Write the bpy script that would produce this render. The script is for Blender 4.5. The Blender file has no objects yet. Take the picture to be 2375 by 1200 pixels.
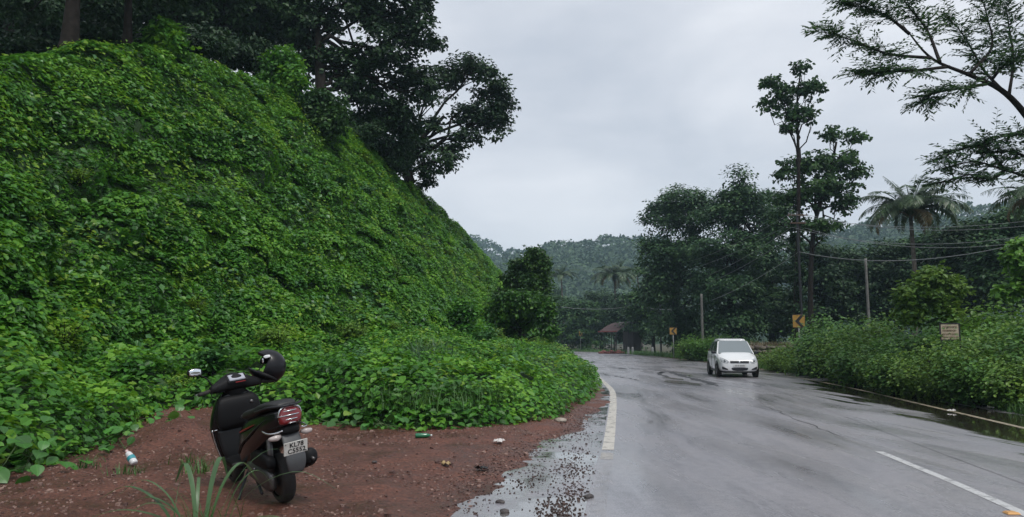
import bpy, bmesh, math, random
import numpy as np
from mathutils import Vector, Matrix, Euler

random.seed(7)
RNG = np.random.default_rng(11)
SC = bpy.context.scene
COL = SC.collection
R = math.radians

# ------------------------------------------------------------------ camera
FPX, EYE, PITCH = 1700.0, 1.55, math.atan(190 / 1700)
cam_d = bpy.data.cameras.new('camera')
cam = bpy.data.objects.new('camera', cam_d)
COL.objects.link(cam)
cam.location = (0, 0, EYE)
cam.rotation_euler = (R(90) + PITCH, 0, 0)
cam_d.sensor_width = 36.0
cam_d.lens = 36.0 * FPX / 2375
cam_d.clip_end = 6000
cam_d.clip_start = 0.05
SC.camera = cam

# ------------------------------------------------------------------ sky, sun, exposure
SUN_EL, SUN_ROT = R(58), R(150)
world = bpy.data.worlds.new('World')
SC.world = world
world.use_nodes = True
wn = world.node_tree
wn.nodes.clear()
w_out = wn.nodes.new('ShaderNodeOutputWorld')
w_bg = wn.nodes.new('ShaderNodeBackground')
w_sky = wn.nodes.new('ShaderNodeTexSky')
w_sky.sky_type = 'NISHITA'
w_sky.sun_disc = False
w_sky.sun_elevation = SUN_EL
w_sky.sun_rotation = SUN_ROT
w_sky.dust_density = 2.0
w_tc = wn.nodes.new('ShaderNodeTexCoord')
w_map = wn.nodes.new('ShaderNodeMapping')
w_map.inputs['Scale'].default_value = (1.0, 1.0, 2.6)
w_noise = wn.nodes.new('ShaderNodeTexNoise')
w_noise.inputs['Scale'].default_value = 2.9
w_noise.inputs['Detail'].default_value = 6
w_noise.inputs['Roughness'].default_value = 0.52
w_noise.inputs['Distortion'].default_value = 0.25
w_ramp = wn.nodes.new('ShaderNodeValToRGB')
w_ramp.color_ramp.elements[0].position = 0.30
w_ramp.color_ramp.elements[0].color = (4.0, 4.3, 4.85, 1)
w_ramp.color_ramp.elements[1].position = 0.70
w_ramp.color_ramp.elements[1].color = (6.0, 6.15, 6.5, 1)
w_mix = wn.nodes.new('ShaderNodeMixRGB')
w_mix.inputs[0].default_value = 0.93          # overcast: the cloud deck covers nearly all of the blue
wn.links.new(w_tc.outputs['Generated'], w_map.inputs['Vector'])
wn.links.new(w_map.outputs[0], w_noise.inputs['Vector'])
wn.links.new(w_noise.outputs['Fac'], w_ramp.inputs[0])
wn.links.new(w_sky.outputs[0], w_mix.inputs[1])
wn.links.new(w_ramp.outputs[0], w_mix.inputs[2])
wn.links.new(w_mix.outputs[0], w_bg.inputs['Color'])
w_bg.inputs['Strength'].default_value = 0.1
wn.links.new(w_bg.outputs[0], w_out.inputs['Surface'])

sun_d = bpy.data.lights.new('sun', 'SUN')
sun_d.energy = 1.5
sun_d.angle = R(16)
sun_d.color = (1.0, 0.97, 0.92)
sun = bpy.data.objects.new('sun', sun_d)
COL.objects.link(sun)
_sd = Vector((math.sin(SUN_ROT) * math.cos(SUN_EL), math.cos(SUN_ROT) * math.cos(SUN_EL), math.sin(SUN_EL)))
sun.rotation_euler = _sd.to_track_quat('Z', 'Y').to_euler()
sun.location = (0, -20, 60)

vs = SC.view_settings
vs.view_transform = 'Standard'
vs.look = 'None'
vs.exposure = 0.6
vs.gamma = 1.0
vs.use_curve_mapping = False
SC.cycles.max_bounces = 8
SC.cycles.diffuse_bounces = 3
SC.cycles.glossy_bounces = 3
SC.cycles.transmission_bounces = 4
SC.cycles.volume_bounces = 3
SC.cycles.transparent_max_bounces = 6
SC.cycles.caustics_reflective = False
SC.cycles.caustics_refractive = False
SC.cycles.volume_max_steps = 64


# ------------------------------------------------------------------ small helpers
_c, _s = math.cos(PITCH), math.sin(PITCH)


def at(x, y, Y):
    """survey point: bearing of photograph pixel (x, y), Y metres up the road"""
    a, b = (x - 1187.5) / FPX, (600 - y) / FPX
    t = Y / (_c - b * _s)
    return np.array([a * t, Y, EYE + (_s + b * _c) * t])


def gnd(x, y, z=0.0):
    a, b = (x - 1187.5) / FPX, (600 - y) / FPX
    t = (z - EYE) / (_s + b * _c)
    return np.array([a * t, (_c - b * _s) * t, z])


def tag(o, label=None, cat=None, group=None, kind=None):
    if label: o['label'] = label
    if cat: o['category'] = cat
    if group: o['group'] = group
    if kind: o['kind'] = kind
    return o


def thing(name, label, cat, loc=(0, 0, 0), rz=0.0, group=None):
    o = bpy.data.objects.new(name, None)
    COL.objects.link(o)
    o.empty_display_size = 0.2
    o.location = loc
    o.rotation_euler = (0, 0, rz)
    return tag(o, label, cat, group)


def link(name, me, mat=None, parent=None):
    o = bpy.data.objects.new(name, me)
    COL.objects.link(o)
    if mat is not None and not me.materials:
        me.materials.append(mat)
    if parent is not None:
        o.parent = parent
    return o


class Buf:
    """collects vertices, quads and triangles, then builds one mesh"""
    def __init__(self):
        self.v, self.q, self.t, self.n = [], [], [], 0

    def add(self, v, q=None, t=None):
        v = np.asarray(v, dtype=np.float64).reshape(-1, 3)
        if q is not None and len(q): self.q.append(np.asarray(q, dtype=np.int64).reshape(-1, 4) + self.n)
        if t is not None and len(t): self.t.append(np.asarray(t, dtype=np.int64).reshape(-1, 3) + self.n)
        self.v.append(v)
        self.n += len(v)

    def mesh(self, name, smooth=False):
        me = bpy.data.meshes.new(name)
        v = np.concatenate(self.v) if self.v else np.zeros((0, 3))
        q = np.concatenate(self.q) if self.q else np.zeros((0, 4), dtype=np.int64)
        t = np.concatenate(self.t) if self.t else np.zeros((0, 3), dtype=np.int64)
        nl = q.size + t.size
        me.vertices.add(len(v)); me.loops.add(nl); me.polygons.add(len(q) + len(t))
        me.vertices.foreach_set('co', v.ravel())
        me.loops.foreach_set('vertex_index', np.concatenate([q.ravel(), t.ravel()]).astype(np.int32))
        ls = np.concatenate([np.arange(len(q)) * 4, q.size + np.arange(len(t)) * 3]).astype(np.int32)
        me.polygons.foreach_set('loop_start', ls)
        me.polygons.foreach_set('use_smooth', np.full(len(ls), smooth))
        me.update(calc_edges=True)
        return me

    def build(self, name, mat, parent=None, smooth=False):
        return link(name, self.mesh(name, smooth), mat, parent)


def norm(a):
    return a / np.maximum(np.linalg.norm(a, axis=-1, keepdims=True), 1e-9)


def _hash(ix, iy, iz, seed):
    h = (ix * 374761393 + iy * 668265263 + iz * 1274126177 + seed * 974711) & 0xffffffff
    h = ((h ^ (h >> 13)) * 1103515245) & 0xffffffff
    return ((h ^ (h >> 16)) & 0xffff) / 65535.0


def vnoise(p, scale, seed=0):
    p = np.asarray(p) * scale
    i = np.floor(p).astype(np.int64)
    f = p - i
    f = f * f * (3 - 2 * f)
    out = 0
    for dx in (0, 1):
        for dy in (0, 1):
            for dz in (0, 1):
                w = (f[..., 0] if dx else 1 - f[..., 0]) * (f[..., 1] if dy else 1 - f[..., 1]) * (f[..., 2] if dz else 1 - f[..., 2])
                out = out + w * _hash(i[..., 0] + dx, i[..., 1] + dy, i[..., 2] + dz, seed)
    return out


def fbm(p, scale, octv=3, seed=0):
    a, s, n = 0, 0, 1.0
    for k in range(octv):
        a = a + n * vnoise(p, scale * 2 ** k, seed + k * 17)
        s += n
        n *= 0.5
    return a / s


# ------------------------------------------------------------------ materials
MATS = {}


def mat(name, base, rough=0.6, metal=0.0, spec=0.5, var=None, vscale=8.0, bump=0.0, bscale=40.0, coat=0.0, coatr=0.1):
    if name in MATS: return MATS[name]
    m = bpy.data.materials.new(name)
    m.use_nodes = True
    nt = m.node_tree
    b = nt.nodes['Principled BSDF']
    b.inputs['Base Color'].default_value = (*base, 1)
    b.inputs['Roughness'].default_value = rough
    b.inputs['Metallic'].default_value = metal
    b.inputs['Specular IOR Level'].default_value = spec
    b.inputs['Coat Weight'].default_value = coat
    b.inputs['Coat Roughness'].default_value = coatr
    tc = nt.nodes.new('ShaderNodeTexCoord')
    if var is not None:
        n = nt.nodes.new('ShaderNodeTexNoise'); n.inputs['Scale'].default_value = vscale; n.inputs['Detail'].default_value = 5
        r = nt.nodes.new('ShaderNodeValToRGB')
        r.color_ramp.elements[0].position = 0.32; r.color_ramp.elements[0].color = (*base, 1)
        r.color_ramp.elements[1].position = 0.68; r.color_ramp.elements[1].color = (*var, 1)
        nt.links.new(tc.outputs['Object'], n.inputs['Vector'])
        nt.links.new(n.outputs['Fac'], r.inputs[0])
        nt.links.new(r.outputs[0], b.inputs['Base Color'])
    if bump:
        n2 = nt.nodes.new('ShaderNodeTexNoise'); n2.inputs['Scale'].default_value = bscale; n2.inputs['Detail'].default_value = 4
        bp = nt.nodes.new('ShaderNodeBump'); bp.inputs['Strength'].default_value = bump; bp.inputs['Distance'].default_value = 0.02
        nt.links.new(tc.outputs['Object'], n2.inputs['Vector'])
        nt.links.new(n2.outputs['Fac'], bp.inputs['Height'])
        nt.links.new(bp.outputs[0], b.inputs['Normal'])
    MATS[name] = m
    return m


def leafmat(name, dark, mid, bright, nscale=0.6, rough=0.42, trans=0.28, spec=0.5, yellow=None):
    """leaf: colour differs from leaf to leaf and from clump to clump; part of the light passes through"""
    if name in MATS: return MATS[name]
    m = bpy.data.materials.new(name)
    m.use_nodes = True
    nt = m.node_tree
    b = nt.nodes['Principled BSDF']
    out = nt.nodes['Material Output']
    geo = nt.nodes.new('ShaderNodeNewGeometry')
    tc = nt.nodes.new('ShaderNodeTexCoord')
    n = nt.nodes.new('ShaderNodeTexNoise'); n.inputs['Scale'].default_value = nscale; n.inputs['Detail'].default_value = 4
    nt.links.new(tc.outputs['Object'], n.inputs['Vector'])
    ma = nt.nodes.new('ShaderNodeMath'); ma.operation = 'MULTIPLY_ADD'
    ma.inputs[1].default_value = 0.55; nt.links.new(geo.outputs['Random Per Island'], ma.inputs[0])
    mb = nt.nodes.new('ShaderNodeMath'); mb.operation = 'MULTIPLY_ADD'
    nt.links.new(n.outputs['Fac'], mb.inputs[0]); mb.inputs[1].default_value = 1.5; mb.inputs[2].default_value = -0.52
    nt.links.new(mb.outputs[0], ma.inputs[2])
    r = nt.nodes.new('ShaderNodeValToRGB')
    e = r.color_ramp.elements
    e[0].position = 0.12; e[0].color = (*dark, 1)
    e[1].position = 0.95; e[1].color = (*bright, 1)
    k = e.new(0.52); k.color = (*mid, 1)
    if yellow:
        k = e.new(1.0); k.color = (*yellow, 1)
    nt.links.new(ma.outputs[0], r.inputs[0])
    nt.links.new(r.outputs[0], b.inputs['Base Color'])
    b.inputs['Roughness'].default_value = rough
    b.inputs['Specular IOR Level'].default_value = spec
    tr = nt.nodes.new('ShaderNodeBsdfTranslucent')
    hs = nt.nodes.new('ShaderNodeHueSaturation'); hs.inputs['Value'].default_value = 1.3; hs.inputs['Hue'].default_value = 0.485
    nt.links.new(r.outputs[0], hs.inputs['Color'])
    nt.links.new(hs.outputs[0], tr.inputs['Color'])
    mx = nt.nodes.new('ShaderNodeMixShader'); mx.inputs[0].default_value = trans
    nt.links.new(b.outputs[0], mx.inputs[1]); nt.links.new(tr.outputs[0], mx.inputs[2])
    nt.links.new(mx.outputs[0], out.inputs['Surface'])
    MATS[name] = m
    return m


L_VINE = leafmat('creeper_leaf', (0.022, 0.088, 0.011), (0.062, 0.215, 0.019), (0.19, 0.39, 0.034), 0.7, 0.45, 0.34, 0.4)
L_VINE2 = leafmat('creeper_leaf_blue', (0.026, 0.10, 0.026), (0.05, 0.16, 0.036), (0.09, 0.24, 0.05), 0.8, 0.4, 0.25)
L_YEL = leafmat('young_creeper_leaf', (0.06, 0.15, 0.012), (0.14, 0.27, 0.02), (0.26, 0.40, 0.04), 0.9, 0.42, 0.36, 0.4)
L_VINE3B = leafmat('half_shaded_creeper_leaf', (0.018, 0.062, 0.010), (0.04, 0.13, 0.016), (0.12, 0.25, 0.026), 0.7, 0.45, 0.28, 0.35)  # creeper leaf darkened part way, with shade put into the colour
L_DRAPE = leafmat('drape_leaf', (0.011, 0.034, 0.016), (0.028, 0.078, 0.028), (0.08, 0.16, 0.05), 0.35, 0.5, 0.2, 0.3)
L_VINE3 = leafmat('shaded_creeper_leaf', (0.014, 0.045, 0.010), (0.028, 0.085, 0.016), (0.075, 0.16, 0.022), 0.6, 0.45, 0.25, 0.35)  # darkest copy of the creeper leaf: shade put into the colour
L_DARK = leafmat('evergreen_leaf', (0.010, 0.030, 0.012), (0.019, 0.052, 0.018), (0.04, 0.09, 0.026), 0.35, 0.5, 0.16, 0.3)
L_MID = leafmat('broad_leaf', (0.016, 0.052, 0.018), (0.032, 0.085, 0.024), (0.07, 0.15, 0.034), 0.4, 0.48, 0.22, 0.3)
L_SHRUB = leafmat('shrub_leaf', (0.045, 0.115, 0.018), (0.10, 0.20, 0.028), (0.20, 0.32, 0.045), 0.9, 0.45, 0.28, 0.35)
L_BRIGHT = leafmat('young_leaf', (0.06, 0.16, 0.02), (0.10, 0.25, 0.03), (0.17, 0.34, 0.045), 0.7, 0.42, 0.3)
L_MID2 = leafmat('verge_leaf', (0.030, 0.095, 0.02), (0.065, 0.165, 0.03), (0.14, 0.26, 0.045), 0.9, 0.45, 0.25, 0.35)
L_PALM = leafmat('palm_leaflet', (0.024, 0.055, 0.022), (0.048, 0.09, 0.036), (0.09, 0.14, 0.06), 0.5, 0.4, 0.2)
L_GRASS = leafmat('grass_blade', (0.03, 0.09, 0.02), (0.055, 0.15, 0.03), (0.11, 0.23, 0.05), 1.2, 0.45, 0.3)
L_FAR = leafmat('far_canopy', (0.018, 0.045, 0.018), (0.034, 0.078, 0.028), (0.065, 0.12, 0.04), 0.05, 0.6, 0.1)
BARK = mat('bark', (0.012, 0.010, 0.009), 0.9, spec=0.1, var=(0.030, 0.025, 0.022), vscale=6, bump=0.6, bscale=25)
BARK2 = mat('bark_grey', (0.06, 0.052, 0.045), 0.85, var=(0.14, 0.12, 0.1), vscale=5, bump=0.5, bscale=30)
SOILUNDER = mat('leaf_litter_soil', (0.018, 0.042, 0.010), 0.9, var=(0.028, 0.07, 0.016), vscale=3, bump=0.5)


def nodes_of(name):
    m = bpy.data.materials.new(name); m.use_nodes = True
    MATS[name] = m
    nt = m.node_tree
    return m, nt, nt.nodes['Principled BSDF'], nt.nodes.new('ShaderNodeTexCoord')


def N(nt, kind, **kw):
    n = nt.nodes.new(kind)
    for k, v in kw.items():
        if k in n.inputs: n.inputs[k].default_value = v
        else: setattr(n, k, v)
    return n


def noise(nt, tc, scale, detail=4, rough=0.5, vec=None, dist=0.0):
    n = N(nt, 'ShaderNodeTexNoise', Scale=scale, Detail=detail, Roughness=rough, Distortion=dist)
    nt.links.new(vec if vec is not None else tc.outputs['Object'], n.inputs['Vector'])
    return n


def ramp(nt, src, stops):
    r = nt.nodes.new('ShaderNodeValToRGB')
    e = r.color_ramp.elements
    while len(e) < len(stops): e.new(0.5)
    for k, (p, c) in enumerate(stops):
        e[k].position = p
        e[k].color = (*c, 1) if hasattr(c, '__len__') else (c, c, c, 1)
    nt.links.new(src, r.inputs[0])
    return r


# wet asphalt: worn grey stone, a water film that is thicker in the low spots
def asphalt(name, wet):
    """wet 0: damp carriageway, 1: shoulder with films of standing water, 2: flooded edge (film follows the 'across' attribute)"""
    m, nt, b, tc = nodes_of(name)
    mp = N(nt, 'ShaderNodeMapping'); mp.inputs['Scale'].default_value = (1.0, 0.16, 1.0); mp.inputs['Rotation'].default_value = (0, 0, R(8))
    nt.links.new(tc.outputs['Object'], mp.inputs['Vector'])
    streak = noise(nt, tc, 0.9, 6, 0.62, vec=mp.outputs[0], dist=0.5)
    track = noise(nt, tc, 2.6, 5, 0.7, vec=mp.outputs[0], dist=0.3)
    grain = noise(nt, tc, 55, 3, 0.75)
    coarse = noise(nt, tc, 9, 5, 0.75)
    big = noise(nt, tc, 0.3, 5, 0.55)
    colr = ramp(nt, grain.outputs['Fac'], [(0.32, (0.125, 0.123, 0.13)), (0.5, (0.235, 0.23, 0.24)), (0.68, (0.36, 0.352, 0.366))])
    t1 = ramp(nt, coarse.outputs['Fac'], [(0.30, (0.62, 0.61, 0.63)), (0.52, (0.98, 0.97, 0.98)), (0.75, (1.12, 1.1, 1.1))])
    t2 = ramp(nt, track.outputs['Fac'], [(0.30, (0.62, 0.62, 0.65)), (0.46, (0.96, 0.96, 0.98)), (0.7, (1.06, 1.04, 1.03))])
    t3 = ramp(nt, big.outputs['Fac'], [(0.35, (0.88, 0.87, 0.90)), (0.66, (1.05, 1.01, 1.0))])
    last = colr.outputs[0]
    for t in (t1, t2, t3):
        mul = N(nt, 'ShaderNodeMixRGB', blend_type='MULTIPLY'); mul.inputs[0].default_value = 1.0
        nt.links.new(last, mul.inputs[1]); nt.links.new(t.outputs[0], mul.inputs[2]); last = mul.outputs[0]
    rough = ramp(nt, streak.outputs['Fac'], [(0.30, 0.20), (0.42, 0.38), (0.60, 0.48), (0.74, 0.58)])
    coatr = ramp(nt, streak.outputs['Fac'], [(0.28, 0.08), (0.42, 0.22), (0.60, 0.34), (0.78, 0.5)])
    b.inputs['Specular IOR Level'].default_value = 0.9
    b.inputs['Coat Weight'].default_value = 0.8
    b.inputs['Coat IOR'].default_value = 1.45
    bp = N(nt, 'ShaderNodeBump', Strength=0.45, Distance=0.006)
    hs = N(nt, 'ShaderNodeMath', operation='MULTIPLY_ADD'); hs.inputs[1].default_value = 1.4
    nt.links.new(coarse.outputs['Fac'], hs.inputs[0]); nt.links.new(grain.outputs['Fac'], hs.inputs[2])
    nt.links.new(hs.outputs[0], bp.inputs['Height'])
    if not wet:
        nt.links.new(last, b.inputs['Base Color']); nt.links.new(rough.outputs[0], b.inputs['Roughness'])
        nt.links.new(coatr.outputs[0], b.inputs['Coat Roughness']); nt.links.new(bp.outputs[0], b.inputs['Normal'])
        return m
    if wet == 1:
        fn = noise(nt, tc, 1.15, 6, 0.62, dist=0.4)
        film = ramp(nt, fn.outputs['Fac'], [(0.43, 0.0), (0.58, 1.0)])
        wcol = (0.11, 0.105, 0.10, 1)
    else:
        at_ = N(nt, 'ShaderNodeAttribute', attribute_name='across')
        fn = noise(nt, tc, 1.5, 6, 0.6, vec=mp.outputs[0], dist=0.6)
        ad = N(nt, 'ShaderNodeMath', operation='MULTIPLY_ADD'); ad.inputs[1].default_value = 0.9
        nt.links.new(fn.outputs['Fac'], ad.inputs[0]); nt.links.new(at_.outputs['Fac'], ad.inputs[2])
        film = ramp(nt, ad.outputs[0], [(0.80, 0.0), (0.88, 1.0)])
        wcol = (0.045, 0.037, 0.027, 1)
    mc = N(nt, 'ShaderNodeMixRGB'); mc.inputs[2].default_value = wcol
    nt.links.new(film.outputs[0], mc.inputs[0]); nt.links.new(last, mc.inputs[1]); nt.links.new(mc.outputs[0], b.inputs['Base Color'])
    for src, sock, val in ((rough, 'Roughness', 0.10), (coatr, 'Coat Roughness', 0.04)):
        mr = N(nt, 'ShaderNodeMixRGB'); mr.inputs[2].default_value = (val, val, val, 1)
        nt.links.new(film.outputs[0], mr.inputs[0]); nt.links.new(src.outputs[0], mr.inputs[1]); nt.links.new(mr.outputs[0], b.inputs[sock])
    inv = N(nt, 'ShaderNodeMath', operation='MULTIPLY_ADD'); inv.inputs[1].default_value = -0.42; inv.inputs[2].default_value = 0.45
    nt.links.new(film.outputs[0], inv.inputs[0]); nt.links.new(inv.outputs[0], bp.inputs['Strength'])
    nt.links.new(bp.outputs[0], b.inputs['Normal'])
    return m


ASPH = asphalt('wet_asphalt', 0)
ASPH_SHOULDER = asphalt('flooded_shoulder_asphalt', 1)
ASPH_EDGE = asphalt('flooded_edge_asphalt', 2)

# damp laterite: red-brown grit with darker wet hollows
DIRT, nt, b, tc = nodes_of('damp_laterite')
d1 = noise(nt, tc, 1.1, 6, 0.6); d2 = noise(nt, tc, 26, 5, 0.7); d3 = noise(nt, tc, 0.45, 3)
c1 = ramp(nt, d2.outputs['Fac'], [(0.30, (0.035, 0.016, 0.012)), (0.48, (0.125, 0.046, 0.029)), (0.68, (0.22, 0.092, 0.060)), (0.8, (0.31, 0.18, 0.13))])
c2 = ramp(nt, d1.outputs['Fac'], [(0.34, (0.55, 0.5, 0.5)), (0.62, (1.0, 0.97, 0.95))])
mul = N(nt, 'ShaderNodeMixRGB', blend_type='MULTIPLY'); mul.inputs[0].default_value = 1.0
nt.links.new(c1.outputs[0], mul.inputs[1]); nt.links.new(c2.outputs[0], mul.inputs[2]); nt.links.new(mul.outputs[0], b.inputs['Base Color'])
r1 = ramp(nt, d1.outputs['Fac'], [(0.36, 0.28), (0.6, 0.7)])
nt.links.new(r1.outputs[0], b.inputs['Roughness'])
bp = N(nt, 'ShaderNodeBump', Strength=1.0, Distance=0.035)
nt.links.new(d2.outputs['Fac'], bp.inputs['Height']); nt.links.new(bp.outputs[0], b.inputs['Normal'])

# standing muddy water
WATER, nt, b, tc = nodes_of('muddy_water')
b.inputs['Base Color'].default_value = (0.038, 0.030, 0.020, 1)
b.inputs['Roughness'].default_value = 0.07
b.inputs['IOR'].default_value = 1.33
w1 = noise(nt, tc, 5.0, 3)
bp = N(nt, 'ShaderNodeBump', Strength=0.06, Distance=0.02)
nt.links.new(w1.outputs['Fac'], bp.inputs['Height']); nt.links.new(bp.outputs[0], b.inputs['Normal'])
WATERC, nt, b, tc = nodes_of('clear_rainwater')
b.inputs['Base Color'].default_value = (0.14, 0.135, 0.13, 1)
b.inputs['Roughness'].default_value = 0.2
b.inputs['IOR'].default_value = 1.4
w1 = noise(nt, tc, 9.0, 3)
bp = N(nt, 'ShaderNodeBump', Strength=0.05, Distance=0.02)
nt.links.new(w1.outputs['Fac'], bp.inputs['Height']); nt.links.new(bp.outputs[0], b.inputs['Normal'])


def paint(name, col, wear_lo, wear_hi, top=1.0, sc=2.2):
    """road paint worn through to the asphalt in ragged patches"""
    m, nt, b, tc = nodes_of(name)
    out = nt.nodes['Material Output']
    n1 = noise(nt, tc, sc, 6, 0.7)
    r = ramp(nt, n1.outputs['Fac'], [(wear_lo, 0.0), (wear_hi, top)])
    n2 = noise(nt, tc, 30, 4, 0.6)
    c = ramp(nt, n2.outputs['Fac'], [(0.3, tuple(x * 0.72 for x in col)), (0.65, col)])
    nt.links.new(c.outputs[0], b.inputs['Base Color'])
    b.inputs['Roughness'].default_value = 0.4
    tp = N(nt, 'ShaderNodeBsdfTransparent')
    mx = N(nt, 'ShaderNodeMixShader')
    nt.links.new(r.outputs[0], mx.inputs[0]); nt.links.new(tp.outputs[0], mx.inputs[1]); nt.links.new(b.outputs[0], mx.inputs[2])
    nt.links.new(mx.outputs[0], out.inputs['Surface'])
    return m


P_CREAM = paint('cream_line_paint', (0.60, 0.56, 0.49), 0.28, 0.50, 0.95, 6)
P_CREAM2 = paint('worn_cream_line_paint', (0.58, 0.54, 0.48), 0.30, 0.66, 0.75, 6)
P_FADED = paint('faded_line_paint', (0.42, 0.41, 0.40), 0.40, 0.70, 0.35, 5)
P_WHITE = paint('white_line_paint', (0.60, 0.60, 0.60), 0.26, 0.50, 0.92, 5)
P_YELLOW = paint('dirty_yellow_paint', (0.36, 0.31, 0.22), 0.32, 0.5, 0.9, 5)


# ------------------------------------------------------------------ curves used by the ground
def catmull(P, n):
    P = np.asarray(P, float)
    Q = np.vstack([2 * P[0] - P[1], P, 2 * P[-1] - P[-2]])
    t = np.linspace(0, len(P) - 1 - 1e-6, n)
    i = t.astype(int); f = (t - i)[:, None]
    a, b_, c, d = Q[i], Q[i + 1], Q[i + 2], Q[i + 3]
    return 0.5 * (2 * b_ + (c - a) * f + (2 * a - 5 * b_ + 4 * c - d) * f ** 2 + (3 * b_ - a - 3 * c + d) * f ** 3)


LINE_L = catmull([(-1.9, -12), (-0.2, 0), (0.76, 6.76), (1.27, 10.05), (1.89, 14.2), (2.61, 19.2), (3.13, 23.4), (3.5, 29), (3.95, 37),
                  (4.25, 46), (4.3, 58), (3.9, 72), (2.4, 86), (-2.5, 97), (-11, 105), (-24, 111)], 200)
LINE_R = catmull([(4.4, -13), (6.7, 0), (7.9, 6.5), (8.5, 10), (9.25, 14.2), (10.17, 19.2), (10.95, 23.5), (11.73, 29), (12.5, 37),
                  (13.1, 46), (13.4, 58), (13.1, 72), (12.3, 86), (9.5, 101), (-4, 115), (-22, 123)], 200)
LINE_C = catmull([(1.4, -13), (3.3, 0), (4.6, 6.8), (5.06, 9.87), (5.6, 14.2), (6.35, 19.2), (7.0, 23.4), (7.6, 29), (8.2, 37), (8.65, 46), (8.8, 58)], 140)


def lx(curve, Y):
    k = curve[:, 1] < 96
    return np.interp(Y, curve[k, 1], curve[k, 0])


def strip(A, B, z, name, m, parent=None, cols=1):
    bf = Buf()
    n = len(A)
    t = np.linspace(0, 1, cols + 1)
    V = A[:, None, :] * (1 - t)[None, :, None] + B[:, None, :] * t[None, :, None]
    V = np.concatenate([V, np.full(V.shape[:2] + (1,), z)], axis=2)
    i = np.arange(n - 1)[:, None] * (cols + 1) + np.arange(cols)[None, :]
    q = np.stack([i, i + 1, i + cols + 2, i + cols + 1], -1)
    bf.add(V, q)
    return bf.build(name, m, parent)


# ground: one sheet to the horizon, lower than the road
MEADOW = mat('weedy_soil', (0.03, 0.045, 0.016), 0.9, var=(0.07, 0.05, 0.03), vscale=0.8, bump=0.6, bscale=12)
bf = Buf(); g = 900.0
xs = np.array([-g, -400, -120, -40, -15, 0, 15, 40, 120, 400, g]); ys = np.array([-g, -200, -30, 0, 30, 60, 90, 130, 200, 400, 600, g])
V = np.array([(x, y, -0.04) for y in ys for x in xs])
nx = len(xs)
bf.add(V, [(j * nx + i, j * nx + i + 1, (j + 1) * nx + i + 1, (j + 1) * nx + i) for j in range(len(ys) - 1) for i in range(nx - 1)])
ground = bf.build('ground', MEADOW); tag(ground, 'weedy damp soil stretching away on both sides of the road', kind='structure')

# road with its painted lines
dirA = np.gradient(LINE_L, axis=0); nrm = norm(np.stack([-dirA[:, 1], dirA[:, 0]], 1))
sh = np.interp(LINE_L[:, 1], [0, 8, 14, 20, 30], [2.4, 2.3, 1.6, 1.0, 0.5])
dirB = np.gradient(LINE_R, axis=0); nrb = norm(np.stack([-dirB[:, 1], dirB[:, 0]], 1))
road = strip(LINE_L + nrm * sh[:, None], LINE_R - nrb * 0.55, 0.0, 'road', ASPH, cols=8)
tag(road, 'wet grey asphalt road bending left past the overgrown slope', kind='structure')


def line_on(curve, y0, y1, w, z, name, m, off=0.0):
    d = norm(np.gradient(curve, axis=0)); nn = np.stack([-d[:, 1], d[:, 0]], 1)
    k = (curve[:, 1] > y0) & (curve[:, 1] < y1)
    c = curve[k] + nn[k] * off
    return strip(c - nn[k] * w / 2, c + nn[k] * w / 2, z, name, m, road)


line_on(LINE_L, 10.6, 34, 0.17, 0.004, 'edge_line', P_CREAM)
line_on(LINE_L, 9.6, 10.6, 0.17, 0.004, 'edge_line', P_CREAM2)
line_on(LINE_L, 2.5, 9.6, 0.16, 0.004, 'edge_line', P_FADED)
line_on(LINE_C, 2.5, 10.6, 0.11, 0.004, 'centre_line', P_WHITE)
line_on(LINE_C, 10.6, 24, 0.10, 0.004, 'centre_line', P_FADED)
line_on(LINE_R, 8, 33, 0.13, 0.008, 'edge_line', P_YELLOW)
bf = Buf()
sx, sy = gnd(2345, 1192)[:2]
bf.add([(sx - 0.06, sy - 0.05, 0.004), (sx + 0.06, sy - 0.05, 0.004), (sx + 0.05, sy + 0.05, 0.004), (sx - 0.05, sy + 0.05, 0.004),
        (sx - 0.045, sy - 0.035, 0.02), (sx + 0.045, sy - 0.035, 0.02), (sx + 0.035, sy + 0.035, 0.02), (sx - 0.035, sy + 0.035, 0.02)],
       [(4, 5, 6, 7), (0, 1, 5, 4), (1, 2, 6, 5), (2, 3, 7, 6), (3, 0, 4, 7)])
tag(bf.build('road_stud', mat('amber_stud', (0.55, 0.28, 0.08), 0.35)), 'amber reflective road stud beside the white centre line', 'road stud')

verge = strip(LINE_R[40:150] - nrb[40:150] * 0.35, LINE_R[40:150] - nrb[40:150] * 2.6, 0.0005, 'mud_verge', mat('brown_mud', (0.05, 0.034, 0.022), 0.45, var=(0.12, 0.085, 0.06), vscale=3, bump=0.6, bscale=18), cols=3)
tag(verge, 'strip of brown mud between the right edge line and the shrubs', kind='structure')

# tar seams and cracks: thin raised ribbons of bitumen
TAR = mat('bitumen', (0.012, 0.012, 0.014), 0.55, var=(0.03, 0.03, 0.032), vscale=5)


def ribbon(pts, w, z, name, m, parent=None, jit=0.4, n=60, seed=1):
    c = catmull(pts, n)
    d = norm(np.gradient(c, axis=0)); nn = np.stack([-d[:, 1], d[:, 0]], 1)
    p3 = np.concatenate([c, np.zeros((n, 1))], 1)
    ww = w * (0.45 + 1.1 * vnoise(p3, 1.6, seed)) * np.clip(np.minimum(np.arange(n), n - 1 - np.arange(n)) / 6 + 0.12, 0, 1)
    c = c + nn * ((vnoise(p3, 2.5, seed + 5) - 0.5) * jit)[:, None]
    return strip(c - nn * ww[:, None] / 2, c + nn * ww[:, None] / 2, z, name, m, parent)


def gp(*pix):
    return [tuple(gnd(x, y)[:2]) for x, y in pix]


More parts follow.
